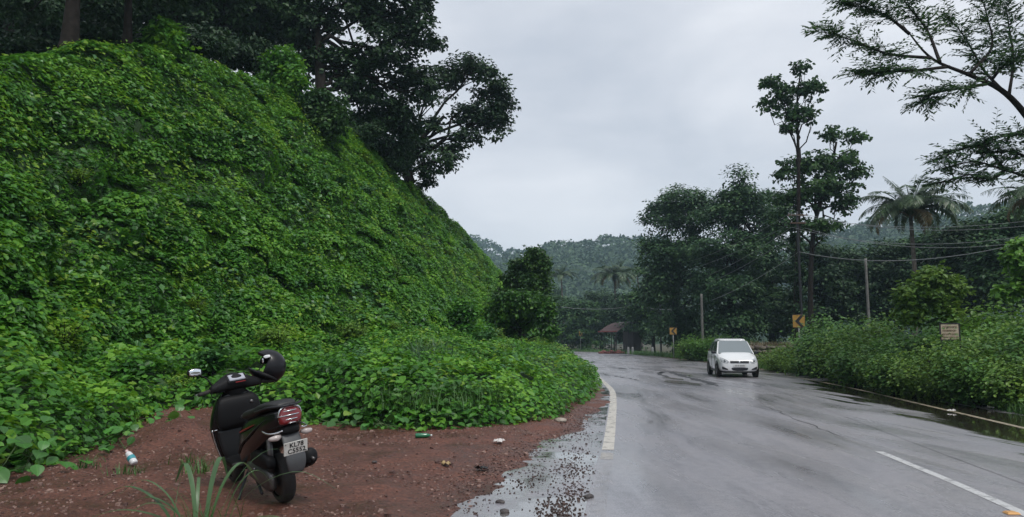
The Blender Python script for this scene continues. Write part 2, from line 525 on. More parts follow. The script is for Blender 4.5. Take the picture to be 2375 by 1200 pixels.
for k, (pix, w) in enumerate([([(1372, 853), (1420, 853), (1455, 857)], 0.32), ([(1455, 855), (1500, 857), (1540, 861)], 0.3),
                              ([(1530, 866), (1552, 863), (1600, 877), (1640, 888), (1668, 896)], 0.30), ([(1535, 862), (1530, 869), (1560, 878)], 0.2),
                              ([(1395, 868), (1440, 875), (1490, 884)], 0.12), ([(1765, 938), (1830, 966), (1900, 992), (1965, 1018)], .02)]):
    ribbon(gp(*pix), w, 0.004, 'tar_seam', TAR, road, 0.25, 50, 30 + k)


# ------------------------------------------------------------------ puddles
def puddle(name, pts, z, m, label, ragged=0.18, n=220, seed=3):
    P = catmull(list(pts) + [pts[0]], n)[:-1]
    p3 = np.concatenate([P, np.zeros((len(P), 1))], 1)
    tg = norm(np.roll(P, -1, 0) - np.roll(P, 1, 0))
    off = (fbm(p3 * np.array([1, .55, 1]), 1.6, 4, seed) - 0.5) * 2 * ragged
    P = P + np.stack([tg[:, 1], -tg[:, 0]], 1) * off[:, None]
    me = bpy.data.meshes.new(name)
    bm = bmesh.new()
    f = bm.faces.new([bm.verts.new((x, y, z)) for x, y in P])
    bmesh.ops.triangulate(bm, faces=[f])
    bm.to_mesh(me); bm.free()
    o = link(name, me, m)
    return tag(o, label, kind='structure')


k_ = (LINE_L[:, 1] > 1) & (LINE_L[:, 1] < 25)
tag(strip(LINE_L[k_] + nrm[k_] * 0.11, LINE_L[k_] + nrm[k_] * (sh[k_][:, None] - .02), 0.003, 'road_shoulder', ASPH_SHOULDER, cols=4), 'rain filmed asphalt shoulder between red soil and edge line', kind='structure')
k_ = (LINE_R[:, 1] > 2) & (LINE_R[:, 1] < 36)
fl = strip(LINE_R[k_] + nrb[k_] * 2.6, LINE_R[k_] - nrb[k_] * 1.3, 0.004, 'flooded_edge', ASPH_EDGE, cols=10)
tag(fl, 'muddy rainwater lying along the far edge of the road', kind='structure')
at_ = fl.data.attributes.new('across', 'FLOAT', 'POINT')
yy_ = np.repeat(LINE_R[k_][:, 1], 11)
at_.data.foreach_set('value', (np.interp(np.tile(np.linspace(0, 1, 11), int(k_.sum())), [0, .12, .42, .62, .86, 1.0], [-.2, .16, .40, .62, .62, .28]) * np.interp(yy_, [4, 9, 26, 32], [.8, 1, 1, .2])).astype(np.float32))

rs = random.Random(9)
for k, (x, y, L_, w) in enumerate([(1585, 888, 3.6, .9), (1560, 878, 2.4, .5)]):
    cx, cy = gnd(x, y)[:2]
    dx, dy = (0.17, 0.985) if x > 1700 else (-.1, .995)
    pts = []
    for q in range(12):
        a = q * math.pi / 6
        u_, v_ = math.cos(a) * L_ * rs.uniform(.35, .6), math.sin(a) * w * rs.uniform(.3, .7)
        pts.append((cx + dx * u_ + dy * v_, cy + dy * u_ - dx * v_))
    puddle('water_streak', pts, 0.005, WATERC if x < 1700 else WATER, 'thin streak of standing water on the asphalt', 0.05, 140, 60 + k)

# ------------------------------------------------------------------ red laterite shoulder (height field)
EDGE = np.array([(-1.6, 0), (-1.0, 4), (-0.62, 6.2), (-0.50, 7.5), (-0.19, 8.9), (0.15, 10.2), (0.41, 11.3), (1.11, 13.5), (1.73, 16.3), (2.25, 19), (2.6, 22), (2.9, 26)])


def dirt_z(X, Y):
    e = np.interp(Y, EDGE[:, 1], EDGE[:, 0]) + 0.22
    p = np.stack([X, Y, np.zeros_like(X)], -1)
    d = e - X + (fbm(p, 0.9, 3, 5) - 0.5) * 1.1
    z = np.clip(d, -0.5, 1.0) * 0.085
    z = z + (fbm(p, 0.8, 3, 41) - 0.5) * 0.07 * np.clip(d, 0, 1) + (fbm(p, 6, 3, 77) - 0.5) * 0.05 * np.clip(d + .25, .25, 1) + (fbm(p, 2.0, 2, 97) - 0.5) * 0.05 * np.clip(d, 0, 1)
    # cut bank rising towards the creepers
    bank = np.clip((Y - 10.6) / 4.2, 0, 1.4) * np.clip((-3.6 - X) / 1.6, 0, 1)
    z = z + bank * 0.42 + bank * (fbm(p, 2.2, 3, 8) - 0.5) * 0.25
    lump = np.clip(1 - np.hypot((X + 4.9) / 0.9, (Y - 11.2) / 1.2), 0, 1)
    return z + lump * 0.28


gx = np.arange(-12, 3.2, 0.085); gy = np.arange(1.5, 24.0, 0.09)
GX, GY = np.meshgrid(gx, gy)
GZ = dirt_z(GX, GY)
bf = Buf(); ny_, nx_ = GX.shape
i = np.arange(ny_ - 1)[:, None] * nx_ + np.arange(nx_ - 1)[None, :]
bf.add(np.stack([GX, GY, GZ], -1), np.stack([i, i + 1, i + nx_ + 1, i + nx_], -1))
dirt = bf.build('dirt_shoulder', DIRT, smooth=True)
tag(dirt, 'damp red laterite shoulder where the scooter is parked', kind='structure')


def dz1(x, y):
    return float(dirt_z(np.array([x]), np.array([y]))[0])


# ------------------------------------------------------------------ stones
def stone_shapes(n, seed):
    r = np.random.default_rng(seed)
    cube = np.array([(-1, -1, -1), (1, -1, -1), (1, 1, -1), (-1, 1, -1), (-1, -1, 1), (1, -1, 1), (1, 1, 1), (-1, 1, 1)], float)
    q = [(0, 3, 2, 1), (4, 5, 6, 7), (0, 1, 5, 4), (1, 2, 6, 5), (2, 3, 7, 6), (3, 0, 4, 7)]
    return [cube * r.uniform(0.55, 1.0, (8, 3)) for _ in range(n)], q


SHP, SQ = stone_shapes(12, 3)


def pebbles(name, P, S, m, label, flat=0.65):
    bf = Buf()
    n = len(P)
    a = RNG.uniform(0, 6.28, n); ca, sa = np.cos(a), np.sin(a)
    k = RNG.integers(0, 12, n)
    base = np.array(SHP)[k] * S[:, None, None] * np.array([0.5, 0.5, 0.5 * flat])
    tl = RNG.uniform(-0.4, 0.4, n)
    bz = base[..., 2] + base[..., 0] * tl[:, None]
    V = np.stack([base[..., 0] * ca[:, None] - base[..., 1] * sa[:, None], base[..., 0] * sa[:, None] + base[..., 1] * ca[:, None], bz], -1) + P[:, None, :]
    q = (np.arange(n)[:, None, None] * 8 + np.array(SQ)[None])
    bf.add(V, q)
    o = bf.build(name, m)
    return tag(o, label, kind='stuff')


def isl(name, c0, c1, rough=0.6, spec=0.5):
    m, nt, b, tc = nodes_of(name)
    ge = N(nt, 'ShaderNodeNewGeometry')
    r = ramp(nt, ge.outputs['Random Per Island'], [(0.0, c0), (1.0, c1)])
    n2 = noise(nt, tc, 60, 3)
    mu = N(nt, 'ShaderNodeMixRGB', blend_type='MULTIPLY'); mu.inputs[0].default_value = 0.6
    nt.links.new(r.outputs[0], mu.inputs[1]); nt.links.new(n2.outputs['Fac'], mu.inputs[2])
    nt.links.new(mu.outputs[0], b.inputs['Base Color'])
    b.inputs['Roughness'].default_value = rough
    b.inputs['Specular IOR Level'].default_value = spec
    return m


GRIT_R = isl('laterite_grit', (0.09, 0.042, 0.034), (0.42, 0.27, 0.22), 0.6)
GRIT_D = isl('asphalt_chips', (0.035, 0.024, 0.022), (0.14, 0.085, 0.07), 0.5, 0.3)

n = 17000
px_ = RNG.uniform(-8, 2.2, n); py_ = RNG.uniform(5.6, 19, n) ** 1.0
e_ = np.interp(py_, EDGE[:, 1], EDGE[:, 0])
keep = (px_ < e_ + 0.15) & (RNG.uniform(0, 1, n) < 0.15 + 0.85 * (fbm(np.stack([px_, py_, px_ * 0], -1), 0.7, 2, 60) > 0.47) + 0.4 * (px_ < -3.2))
px_, py_ = px_[keep], py_[keep]
sz = RNG.uniform(0.012, 0.03, len(px_)) * np.where(RNG.uniform(0, 1, len(px_)) < 0.06, 2.0, 1.0)
pebbles('laterite_gravel', np.stack([px_, py_, dirt_z(px_, py_) + sz * 0.12], -1), sz, GRIT_R, 'small reddish gravel strewn over the damp soil')

# dark chips broken off the road edge, washed into drifts
cl = gp((1345, 985), (1350, 1015), (1340, 1040), (1335, 1060), (1320, 1085), (1300, 1090), (1345, 1090), (1335, 1110), (1300, 1160), (1320, 1190), (1285, 1170), (1340, 1150), (1240, 1045),
        (1215, 1060), (1330, 965), (1300, 975), (1345, 950), (1355, 960), (1290, 1195), (1265, 1185), (1210, 1130), (1245, 1105), (1310, 1185), (1150, 1075), (1120, 1100), (1090, 1120), (1340, 1140), (1310, 1140))
P = []
for k, (x, y) in enumerate(cl):
    m_ = RNG.integers(34, 78)
    s_ = 0.02 * y
    P.append(np.stack([x + RNG.normal(0, s_ * 0.55, m_), y + RNG.normal(0, s_ * 1.7, m_)], -1))
P.append(np.stack([RNG.uniform(-0.9, 1.5, 120), RNG.uniform(6.2, 13.0, 120)], -1))
ye = RNG.uniform(6.0, 17, 900)
P.append(np.stack([np.interp(ye, EDGE[:, 1], EDGE[:, 0]) + .12 + RNG.normal(0, .16, 900), ye], -1))
P = np.concatenate(P)
P = P[P[:, 0] < lx(LINE_L, P[:, 1]) - 0.1]
sz = RNG.uniform(0.006, 0.021, len(P)) * np.where(RNG.uniform(0, 1, len(P)) < 0.05, 1.7, 1.0)
zz = np.maximum(dirt_z(P[:, 0], P[:, 1]), 0.004)
pebbles('asphalt_gravel', np.stack([P[:, 0], P[:, 1], zz + sz * 0.15], -1), sz, GRIT_D, 'dark road chips scattered over the wet shoulder')


def stone_mesh(name, s, seed, m):
    bm = bmesh.new()
    bmesh.ops.create_icosphere(bm, subdivisions=2, radius=1.0)
    r = random.Random(seed)
    sc = (s * r.uniform(.8, 1.2), s * r.uniform(.6, .9), s * r.uniform(.4, .6))
    for v in bm.verts:
        k = 0.75 + 0.45 * vnoise(np.array([v.co.x, v.co.y, v.co.z]) + seed * 3.1, 1.3, seed)
        v.co = Vector((v.co.x * sc[0], v.co.y * sc[1], v.co.z * sc[2])) * float(k)
    me = bpy.data.meshes.new(name); bm.to_mesh(me); bm.free()
    me.materials.append(m)
    return me


STONE_D = mat('dark_stone', (0.03, 0.026, 0.026), 0.5, var=(0.09, 0.07, 0.065), vscale=9)
STONE_L = mat('pale_stone', (0.22, 0.18, 0.14), 0.7, var=(0.36, 0.32, 0.27), vscale=9)
for k, (x, y, s, lab, m) in enumerate([(1300, 985, .10, 'pale round stone at the edge of the roadside creepers', STONE_L),
                                       (1170, 1190, .055, 'dark stone lying alone on the wet shoulder asphalt', STONE_D),
                                       (1160, 1167, .05, 'flat dark chip of asphalt near the lone stone', STONE_D),
                                       (1366, 1155, .05, 'black chip of asphalt beside the faded edge line', STONE_D),
                                       (868, 1092, .045, 'dark stone half sunk in the red soil', STONE_D)]):
    x0, y0 = gnd(x, y)[:2]
    o = link('stone', stone_mesh('stone', s, 20 + k, m))
    o.location = (x0, y0, max(dz1(x0, y0), 0.0) + s * 0.25)
    o.rotation_euler = (0, 0, k * 1.3)
    tag(o, lab, 'stone')


# ------------------------------------------------------------------ leaves
OVATE = (np.array([(0, 0, 0), (-.36, .22, .07), (-.31, .66, .05), (0, 1.0, -.10), (.31, .66, .05), (.36, .22, .07)]), np.array([(0, 3, 2, 1), (0, 5, 4, 3)]))
RHOMB = (np.array([(0, 0, 0), (-.27, .48, .05), (0, 1, -.05), (.27, .48, .05)]), np.array([(0, 3, 2, 1)]))
KITE = (np.array([(0, 0, 0), (-.36, .40, .06), (0, 1, -.06), (.36, .40, .06)]), np.array([(0, 3, 2, 1)]))
_f = []; _fq = []
for k in range(7):
    for sg in (-1, 1):
        y0 = 0.12 + k * 0.13; ln = 0.34 * (1 - abs(k - 2.6) / 5.5)
        i0 = len(_f)
        _f += [(0, y0, 0), (sg * ln * .5, y0 + .01, .012), (sg * ln, y0 + .07, -.03), (sg * ln * .5, y0 + .085, .012)]
        _fq.append((i0, i0 + 1, i0 + 2, i0 + 3) if sg > 0 else (i0, i0 + 3, i0 + 2, i0 + 1))
FEATHER = (np.array(_f), np.array(_fq))


def leaves(bf, P, D, Nn, S, shape, W=1.0):
    """leaves at P, tip along D, face along Nn, length S"""
    D = norm(D); X = norm(np.cross(D, Nn)); Z = np.cross(X, D)
    sh, fq = shape
    S = np.broadcast_to(S, (len(P),))
    W = np.broadcast_to(W, (len(P),))
    V = P[:, None, :] + S[:, None, None] * (sh[None, :, 0:1] * X[:, None, :] * W[:, None, None] + sh[None, :, 1:2] * D[:, None, :] + sh[None, :, 2:3] * Z[:, None, :])
    bf.add(V, (np.arange(len(P))[:, None, None] * len(sh) + fq[None]))


def rand_unit(n, rng=None):
    return norm((rng or RNG).normal(0, 1, (n, 3)))


# ------------------------------------------------------------------ the cut slope on the left
ROWS = [  # edge of growth (x, y), toe of slope (x, y), crest (x, y, z)
    ((-6.3, 4), (-9.0, 3), (-13.0, 0, 7.0)), ((-5.6, 8.3), (-8.3, 9), (-12.6, 10, 7.8)), ((-6.0, 11.3), (-8.2, 12.5), (-12.4, 14.5, 8.0)),
    ((-6.1, 12.9), (-8.5, 16.0), (-12.35, 17, 8.3)), ((-5.2, 13.2), (-7.8, 18), (-12.39, 19, 9.2)), ((-4.1, 12.9), (-7.2, 19.5), (-12.33, 21.5, 10.5)),
    ((-3.0, 13.2), (-6.2, 21.5), (-11.7, 26, 11.9)), ((-1.5, 12.3), (-4.8, 24.5), (-10.7, 31, 12.7)), ((-0.3, 12.8), (-3.8, 27.5), (-10.07, 34, 13.2)),
    ((0.65, 14.3), (-2.6, 31), (-8.9, 38, 12.9)), ((1.5, 17.6), (-1.4, 35.5), (-7.43, 43, 12.0)), ((2.2, 21), (-0.2, 41), (-5.49, 49, 11.0)),
    ((2.85, 25), (0.8, 47), (-3.68, 55, 9.8)), ((3.2, 32), (1.8, 55), (-1.37, 62, 7.7)), ((3.5, 42), (2.4, 62), (0.5, 68, 5.4)),
    ((3.5, 55), (2.5, 68), (1.4, 74, 3.0)), ((3.0, 66), (1.5, 75), (0, 82, 1.5)), ((1.0, 78), (-1, 84), (-4, 92, 0.8))]
NS, NU = 300, 130
E_ = catmull([r[0] for r in ROWS], NS); T_ = catmull([r[1] for r in ROWS], NS); C_ = catmull([r[2] for r in ROWS], NS)
srow = np.linspace(0, len(ROWS) - 1, NS)
toe_z = np.interp(srow, [0, 3, 4, 6, 9, 13, 17], [0.9, 1.1, 1.2, 1.5, 1.6, 1.3, 0.3])
prof = []
for u in np.linspace(0, 1, NU):
    if u < 0.40:                       # low growth between the soil edge and the toe
        f = u / 0.40
        xy = E_ * (1 - f) + T_ * f
        z = toe_z * (0.42 * (1 - (1 - min(f / 0.12, 1)) ** 2) + 0.58 * f ** 1.3)
    elif u < 0.86:                     # steep cut face, a little hollow low down
        f = (u - 0.40) / 0.46
        xy = T_ * (1 - f) + C_[:, :2] * f
        z = toe_z + (C_[:, 2] - toe_z) * (f ** 1.12)
    else:                              # flat top behind the crest
        f = (u - 0.86) / 0.14
        xy = C_[:, :2] + f * np.array([-26.0, 9.0])
        z = C_[:, 2] - 0.5 * f - 0.25 * np.sin(min(f * 8, 1.57))
    prof.append(np.concatenate([xy, z[:, None]], 1))
SURF0 = np.stack(prof, 1)              # NS x NU x 3


def grid_normals(S):
    n_ = np.cross(np.gradient(S, axis=0), np.gradient(S, axis=1))
    n_ = norm(n_)
    return n_ * np.where(n_[..., 2:3] < 0, -1, 1)


n0 = grid_normals(SURF0)
uu = np.linspace(0, 1, NU)[None, :]
amp = np.where(uu < 0.05, uu / 0.05, 1.0) * np.interp(uu, [0, .7, .82, 1], [1, 1, .35, .35])
diag = SURF0 * np.array([1.0, 0.55, 1.5])
bump = (fbm(diag, 0.42, 2, 3) - 0.5) * 0.75 + (fbm(SURF0, 1.2, 2, 21) - 0.5) * 1.0
SURF = SURF0 + n0 * (amp * bump)[..., None]
SURF[:, 0, 2] = -0.03
NRM = grid_normals(SURF)
bf = Buf()
i = np.arange(NS - 1)[:, None] * NU + np.arange(NU - 1)[None, :]
bf.add(SURF - n0 * 0.10, np.stack([i, i + 1, i + NU + 1, i + NU], -1))
hill = bf.build('hillside', SOILUNDER, smooth=True)
tag(hill, 'steep roadside cutting under a blanket of creepers', kind='structure')


def on_surface(n, umin, umax, smin=0, smax=NS - 1, rng=RNG):
    """random points on the growth, spread evenly over its area"""
    A = np.linalg.norm(np.cross(SURF[1:, :-1] - SURF[:-1, :-1], SURF[:-1, 1:] - SURF[:-1, :-1]), axis=-1)
    a0, a1, b0, b1 = int(smin), int(smax), int(umin * (NU - 1)), int(umax * (NU - 1))
    sub = A[a0:a1, b0:b1]
    w = sub.ravel() / sub.sum()
    idx = rng.choice(len(w), n, p=w)
    si, ui = a0 + idx // sub.shape[1], b0 + idx % sub.shape[1]
    fs, fu = rng.uniform(0, 1, n)[:, None], rng.uniform(0, 1, n)[:, None]
    P = SURF[si, ui] * (1 - fs) * (1 - fu) + SURF[si + 1, ui] * fs * (1 - fu) + SURF[si, ui + 1] * (1 - fs) * fu + SURF[si + 1, ui + 1] * fs * fu
    return P, NRM[si, ui]


UP = np.array([0, 0, 1.0])


def creeper(name, n, u0, u1, s0, s1, size, m, label, hole=0.40, depth=0.22, seed=1, shape=None, keepout=0.55):
    P, Nn = on_surface(n, u0, u1, s0, s1)
    h = fbm(P * np.array([1, .7, 1.4]), 0.9, 3, seed)
    k = (h > hole) | (RNG.uniform(0, 1, n) < keepout)
    P, Nn = P[k], Nn[k]; n = len(P); h = h[k]
    lift = (RNG.uniform(0, 1, n) ** 0.7) * depth - 0.06
    lift = np.where(h < hole, -0.08, lift)
    P = P + Nn * lift[:, None]
    face = norm(Nn * 0.60 + UP * 0.60 + rand_unit(n) * 0.55)
    D = rand_unit(n) + Nn * 0.55 - UP * 0.35
    D = norm(D - face * (D * face).sum(1, keepdims=True))
    S = size * RNG.uniform(0.5, 1.3, n) * (0.8 + 0.5 * vnoise(P, 0.5, seed + 9))
    bf = Buf()
    leaves(bf, P - D * S[:, None] * 0.4, D, face, S, shape or OVATE, RNG.uniform(0.85, 1.15, n))
    o = bf.build(name, m)
    return tag(o, label, kind='stuff')


creeper('creeper_cover', 62000, 0.38, 0.60, 20, 130, 0.13, L_VINE, 'dense green creepers blanketing the lower cut slope', 0.42, 0.22, 31)
creeper('creeper_cover', 135000, 0.60, 0.875, 20, 170, 0.14, L_VINE, 'dense green creepers blanketing the upper cut slope', 0.42, 0.22, 31, KITE)
creeper('creeper_cover', 40000, 0.38, 0.60, 130, 170, 0.135, L_VINE, 'dense green creepers on the middle of the cut slope', 0.42, 0.22, 31, KITE)
creeper('creeper_cover', 140000, 0.38, 0.875, 170, NS - 1, 0.15, L_VINE, 'fine textured creepers on the far end of the cut slope', 0.42, 0.22, 31, KITE)
creeper('creeper_undergrowth', 52000, 0.0, 0.42, 12, 165, 0.12, L_VINE, 'low tangle of broad leaved creepers below the slope', 0.38, 0.30, 57)
creeper('creeper_undergrowth', 40000, 0.0, 0.42, 165, NS - 1, 0.13, L_VINE, 'low tangle of creepers along the inside of the bend', 0.38, 0.30, 57, KITE)
creeper('creeper_patch', 26000, 0.0, 0.86, 20, NS - 1, 0.165, L_VINE2, 'blue green creeper leaves mixed through the slope growth', 0.56, 0.30, 91, KITE, keepout=0.06)
creeper('creeper_patch', 44000, 0.02, 0.87, 20, NS - 1, 0.125, L_YEL, 'yellow green young creeper shoots scattered over the slope', 0.52, 0.36, 133, KITE, keepout=0.08)


# ------------------------------------------------------------------ trees
def tube(bf, pts, rad, seg=7):
    pts = np.asarray(pts, float); n = len(pts)
    rad = np.broadcast_to(rad, (n,))
    t = norm(np.gradient(pts, axis=0))
    ref = np.array([0.31, 0.17, 0.93]) if abs(t[0][2]) < 0.9 else np.array([1.0, 0.1, 0])
    X = norm(np.cross(t, ref)); Y = np.cross(t, X)
    a = np.arange(seg) * 2 * math.pi / seg
    V = pts[:, None, :] + rad[:, None, None] * (np.cos(a)[None, :, None] * X[:, None, :] + np.sin(a)[None, :, None] * Y[:, None, :])
    i = np.arange(n - 1)[:, None] * seg + np.arange(seg)[None, :]
    j = np.arange(n - 1)[:, None] * seg + (np.arange(seg) + 1)[None, :] % seg
    v0 = len(V.reshape(-1, 3))
    bf.add(np.concatenate([V.reshape(-1, 3), pts[:1], pts[-1:]]), np.stack([i, j, j + seg, i + seg], -1).reshape(-1, 4),
           [(v0, (k + 1) % seg, k) for k in range(seg)] + [(v0 + 1, (n - 1) * seg + k, (n - 1) * seg + (k + 1) % seg) for k in range(seg)])


def wander(a, b_, n=6, amp=0.12, rng=RNG, sag=0.0):
    a, b_ = np.asarray(a, float), np.asarray(b_, float)
    t = np.linspace(0, 1, n)[:, None]
    L = np.linalg.norm(b_ - a)
    off = rng.normal(0, amp * L * 0.35, (n, 3)) * (np.sin(t * math.pi))
    p = a * (1 - t) + b_ * t + off
    p[:, 2] += (np.sin(t * math.pi) * sag * L)[:, 0]
    return p


LEAF_K = 1.75


def tree(name, label, cat, trunk, r0, blobs, lm, bark, nleaf=12000, lsize=0.2, cl=0.55, shape=RHOMB, group=None, droop=0.25, shell=0.55, twigs=5, limb_from=0.55, seed=1, upness=0.5, percl=34, r1=None, skirt=0.0, flat=0.5, shoots=0, shoot_len=0.7, shoot_up=0.4):
    """trunk: list of points; blobs: (centre, rx, ry, rz) leaf masses the limbs reach into"""
    nleaf = int(nleaf * (LEAF_K if lsize < .24 and shape is RHOMB else 1.5)); lsize = lsize * 1.15
    rng = np.random.default_rng(seed)
    trunk = catmull(np.asarray(trunk, float), 14)
    base = trunk[0].copy()
    root = thing(name, label, cat, base, 0, group)
    tb = Buf()
    r1 = r1 if r1 is not None else r0 * 0.35
    rad = np.linspace(r0, r1, 14); rad[0] *= 1.35; rad[1] *= 1.1
    tube(tb, trunk - base, rad, 10)
    vol = np.array([b_[1] * b_[2] + b_[1] * b_[3] + b_[2] * b_[3] for b_ in blobs]); vol = vol / vol.sum()
    lb = Buf()
    for b_, f in zip(blobs, vol):
        c = np.asarray(b_[0], float); rr = np.array(b_[1:4], float)
        # limb from the trunk into the mass
        k = int(limb_from * 13 + rng.uniform(0, (1 - limb_from) * 13 * 0.8))
        dz = c[2] - trunk[:, 2]
        ok = np.where((dz > 0.15 * np.abs(dz).max()))[0]
        k = min(k, ok[-1]) if len(ok) else k
        lim = wander(trunk[k], c, 7, 0.16, rng, 0.06)
        rl = min(rad[k] * 0.6, r0 * 0.45)
        tube(tb, lim - base, np.linspace(rl, rl * 0.25, 7), 6)
        nl = int(nleaf * f)
        nc = max(4, nl // percl)
        d = rand_unit(nc, rng)
        low = rng.uniform(0, 1, nc) < 0.55
        d[:, 2] = np.where(low, np.abs(d[:, 2]), d[:, 2])
        lumps = 0.70 + 0.62 * vnoise(c + d * 2.0, 1.2, seed + 3)
        rad_f = (shell + (1 - shell) * rng.uniform(0, 1, nc) ** 0.6) * lumps
        cc = c + d * rr * rad_f[:, None]
        for q in range(twigs):
            e = cc[rng.integers(0, nc)]
            s_ = lim[rng.integers(3, 7)]
            tube(tb, wander(s_, e, 5, 0.14, rng, 0.04) - base, np.linspace(rl * 0.33, rl * 0.08, 5), 4)
        m_ = percl
        pc = np.repeat(cc, m_, 0)
        off = rand_unit(len(pc), rng) * (rng.uniform(0, 1, (len(pc), 1)) ** 0.45) * 1.55 * np.array([cl, cl, cl * flat]) * np.repeat(rng.uniform(.6, 1.25, (nc, 1)), m_, 0)
        if skirt:
            off[:, 2] -= np.repeat(rng.uniform(0, 1, nc) ** 2, m_) * rng.uniform(0, 1, len(pc)) ** 1.5 * skirt * 2.2
        P = pc + off
        out = norm(P - c)
        fc = norm(UP * upness + out * 0.55 + rand_unit(len(P), rng) * 0.75)
        D = norm(rand_unit(len(P), rng) + out * 0.6 - UP * droop)
        D = norm(D - fc * (D * fc).sum(1, keepdims=True))
        leaves(lb, P - base, D, fc, lsize * rng.uniform(0.65, 1.25, len(P)), shape)
    for q in range(shoots):            # stray shoots breaking the outline
        b_ = blobs[rng.integers(0, len(blobs))]
        c = np.asarray(b_[0], float); rr = np.array(b_[1:4], float)
        d = rand_unit(1, rng)[0]; d[2] = abs(d[2]) * .8 if rng.uniform() < .75 else d[2]
        p0 = c + d * rr * .85
        dr = norm(d + np.array([0, 0, shoot_up]) + rng.normal(0, .3, 3))
        ln = shoot_len * rng.uniform(.4, 1.2)
        t = np.linspace(0, 1, 9)[:, None]
        st = p0 + dr * ln * t + np.array([0, 0, -1.0]) * (t ** 2) * ln * rng.uniform(.1, .7)
        tube(tb, np.vstack([c[None], st[::2]]) - base, np.linspace(.010, .003, 6), 3)
        D = norm(rand_unit(9, rng) * .8 + dr * .6 - UP * .2)
        fc = norm(UP + rand_unit(9, rng) * .5)
        leaves(lb, st - base, norm(D - fc * (D * fc).sum(1, keepdims=True)), fc, lsize * rng.uniform(.6, 1.15, 9), shape)
    tb.build('trunk', bark, root, smooth=True)
    lb.build('crown', lm, root)
    return root


def pb(x, y, Y, rx, rz, ry=None):
    """leaf mass: centre at bearing (x, y), half widths given in photograph pixels"""
    k = Y / FPX
    return (at(x, y, Y), rx * k, (ry if ry else rx) * k, rz * k)


G_L = 'trees along the top of the cutting'
# trees on the crest
tree('crest_tree', 'tall dark tree spreading out over the middle of the slope crest', 'tree', [at(745, 260, 38), at(742, 150, 38.4), at(735, 40, 39), at(760, -60, 39.5)], 0.34,
     [pb(700, 60, 39, 70, 70), pb(800, 30, 40, 90, 75), pb(905, 40, 40, 85, 70), pb(975, 90, 40, 55, 65), pb(880, 150, 40, 95, 65), pb(800, 170, 39, 60, 60),
      pb(960, 210, 41, 65, 55), pb(900, 265, 41, 70, 50), pb(990, 20, 41, 40, 40), pb(760, -60, 40, 120, 60), pb(900, -70, 40, 120, 60), pb(840, 230, 40, 55, 45), pb(850, 300, 41, 45, 40), pb(890, 350, 42, 45, 38), pb(930, 300, 42, 45, 45), pb(720, 150, 39, 50, 50), pb(690, 110, 40, 50, 50)],
     L_DARK, BARK, 21000, 0.23, 0.46, KITE, twigs=8, shell=0.3, seed=5, percl=44, upness=.8, flat=.45)
tree('crest_tree', 'leaning tree with open forked limbs on the low end of the crest', 'tree', [at(950, 425, 46), at(945, 370, 46), at(970, 330, 46.3), at(1030, 270, 47)], 0.30,
     [pb(1090, 170, 47, 65, 40), pb(1140, 220, 47.5, 45, 50), pb(1150, 290, 47.5, 35, 40), pb(1090, 270, 47, 50, 40), pb(1020, 190, 47, 40, 40), pb(1080, 320, 47, 40, 18), pb(1020, 375, 46, 45, 18),
      pb(990, 405, 46, 25, 22), pb(960, 340, 46, 40, 35), pb(1000, 290, 46.5, 25, 25), pb(930, 300, 46, 50, 50), pb(935, 385, 46.5, 35, 30), pb(985, 430, 47, 22, 28), pb(1050, 350, 46.5, 35, 22), pb(1165, 250, 48, 30, 45)],
     L_DARK, BARK, 9500, 0.22, 0.40, KITE, percl=36, upness=.8, flat=.45, twigs=9, shell=0.3, seed=8, limb_from=0.25)
tree('crest_tree', 'stout trunk standing at the crest above the thickest creepers', 'tree', [at(160, 125, 21.5), at(165, 60, 21.5), at(172, -40, 21.6), at(175, -160, 21.8)], 0.30,
     [pb(120, -90, 23, 150, 60), pb(260, -110, 23, 150, 60), pb(60, 20, 27, 60, 35)], L_DARK, BARK, 7000, 0.2, 0.4, seed=12, limb_from=0.75)
tree('crest_tree', 'slim trunk standing just right of the stout crest trunk', 'tree', [at(295, 110, 23.5), at(297, 40, 23.5), at(300, -60, 23.6), at(310, -170, 24)], 0.16,
     [pb(330, -70, 25, 140, 50), pb(240, 10, 29, 60, 30)], L_DARK, BARK, 5000, 0.2, 0.4, seed=13, limb_from=0.75)
for k, (x, Y, lab) in enumerate([(20, 31, 'dark leafy tree closing the left end of the crest'), (215, 34, 'dark leafy tree behind the stout crest trunk'), (400, 35, 'dark leafy tree behind the slim crest trunk'),
                                 (520, 37, 'dark leafy tree between slim trunk and spreading crest tree'), (620, 40, 'dark leafy tree tucked behind the spreading crest tree')]):
    b0 = at(x, 110, Y)
    zc = {20: 8.6, 215: 11.0, 400: 12.5, 520: 12.5, 620: 12.7}[x]
    tree('crest_tree', lab, 'tree', [(b0[0], Y, zc - 0.8), at(x + 5, 60, Y), at(x, -20, Y), at(x + 10, -120, Y)], 0.2,
         [pb(x - 45, 10, Y, 75, 40), pb(x + 50, 25, Y + 1, 70, 45), pb(x, 70, Y + 1, 70, 32), pb(x + 10, -60, Y, 110, 60), pb(x - 70, 80, Y + 2, 45, 30), pb(x + 70, 90, Y + 2, 40, 30)],
         L_DARK, BARK, 7500, 0.24, 0.5, KITE, seed=40 + k, shell=0.3, twigs=5, percl=44, flat=.45)
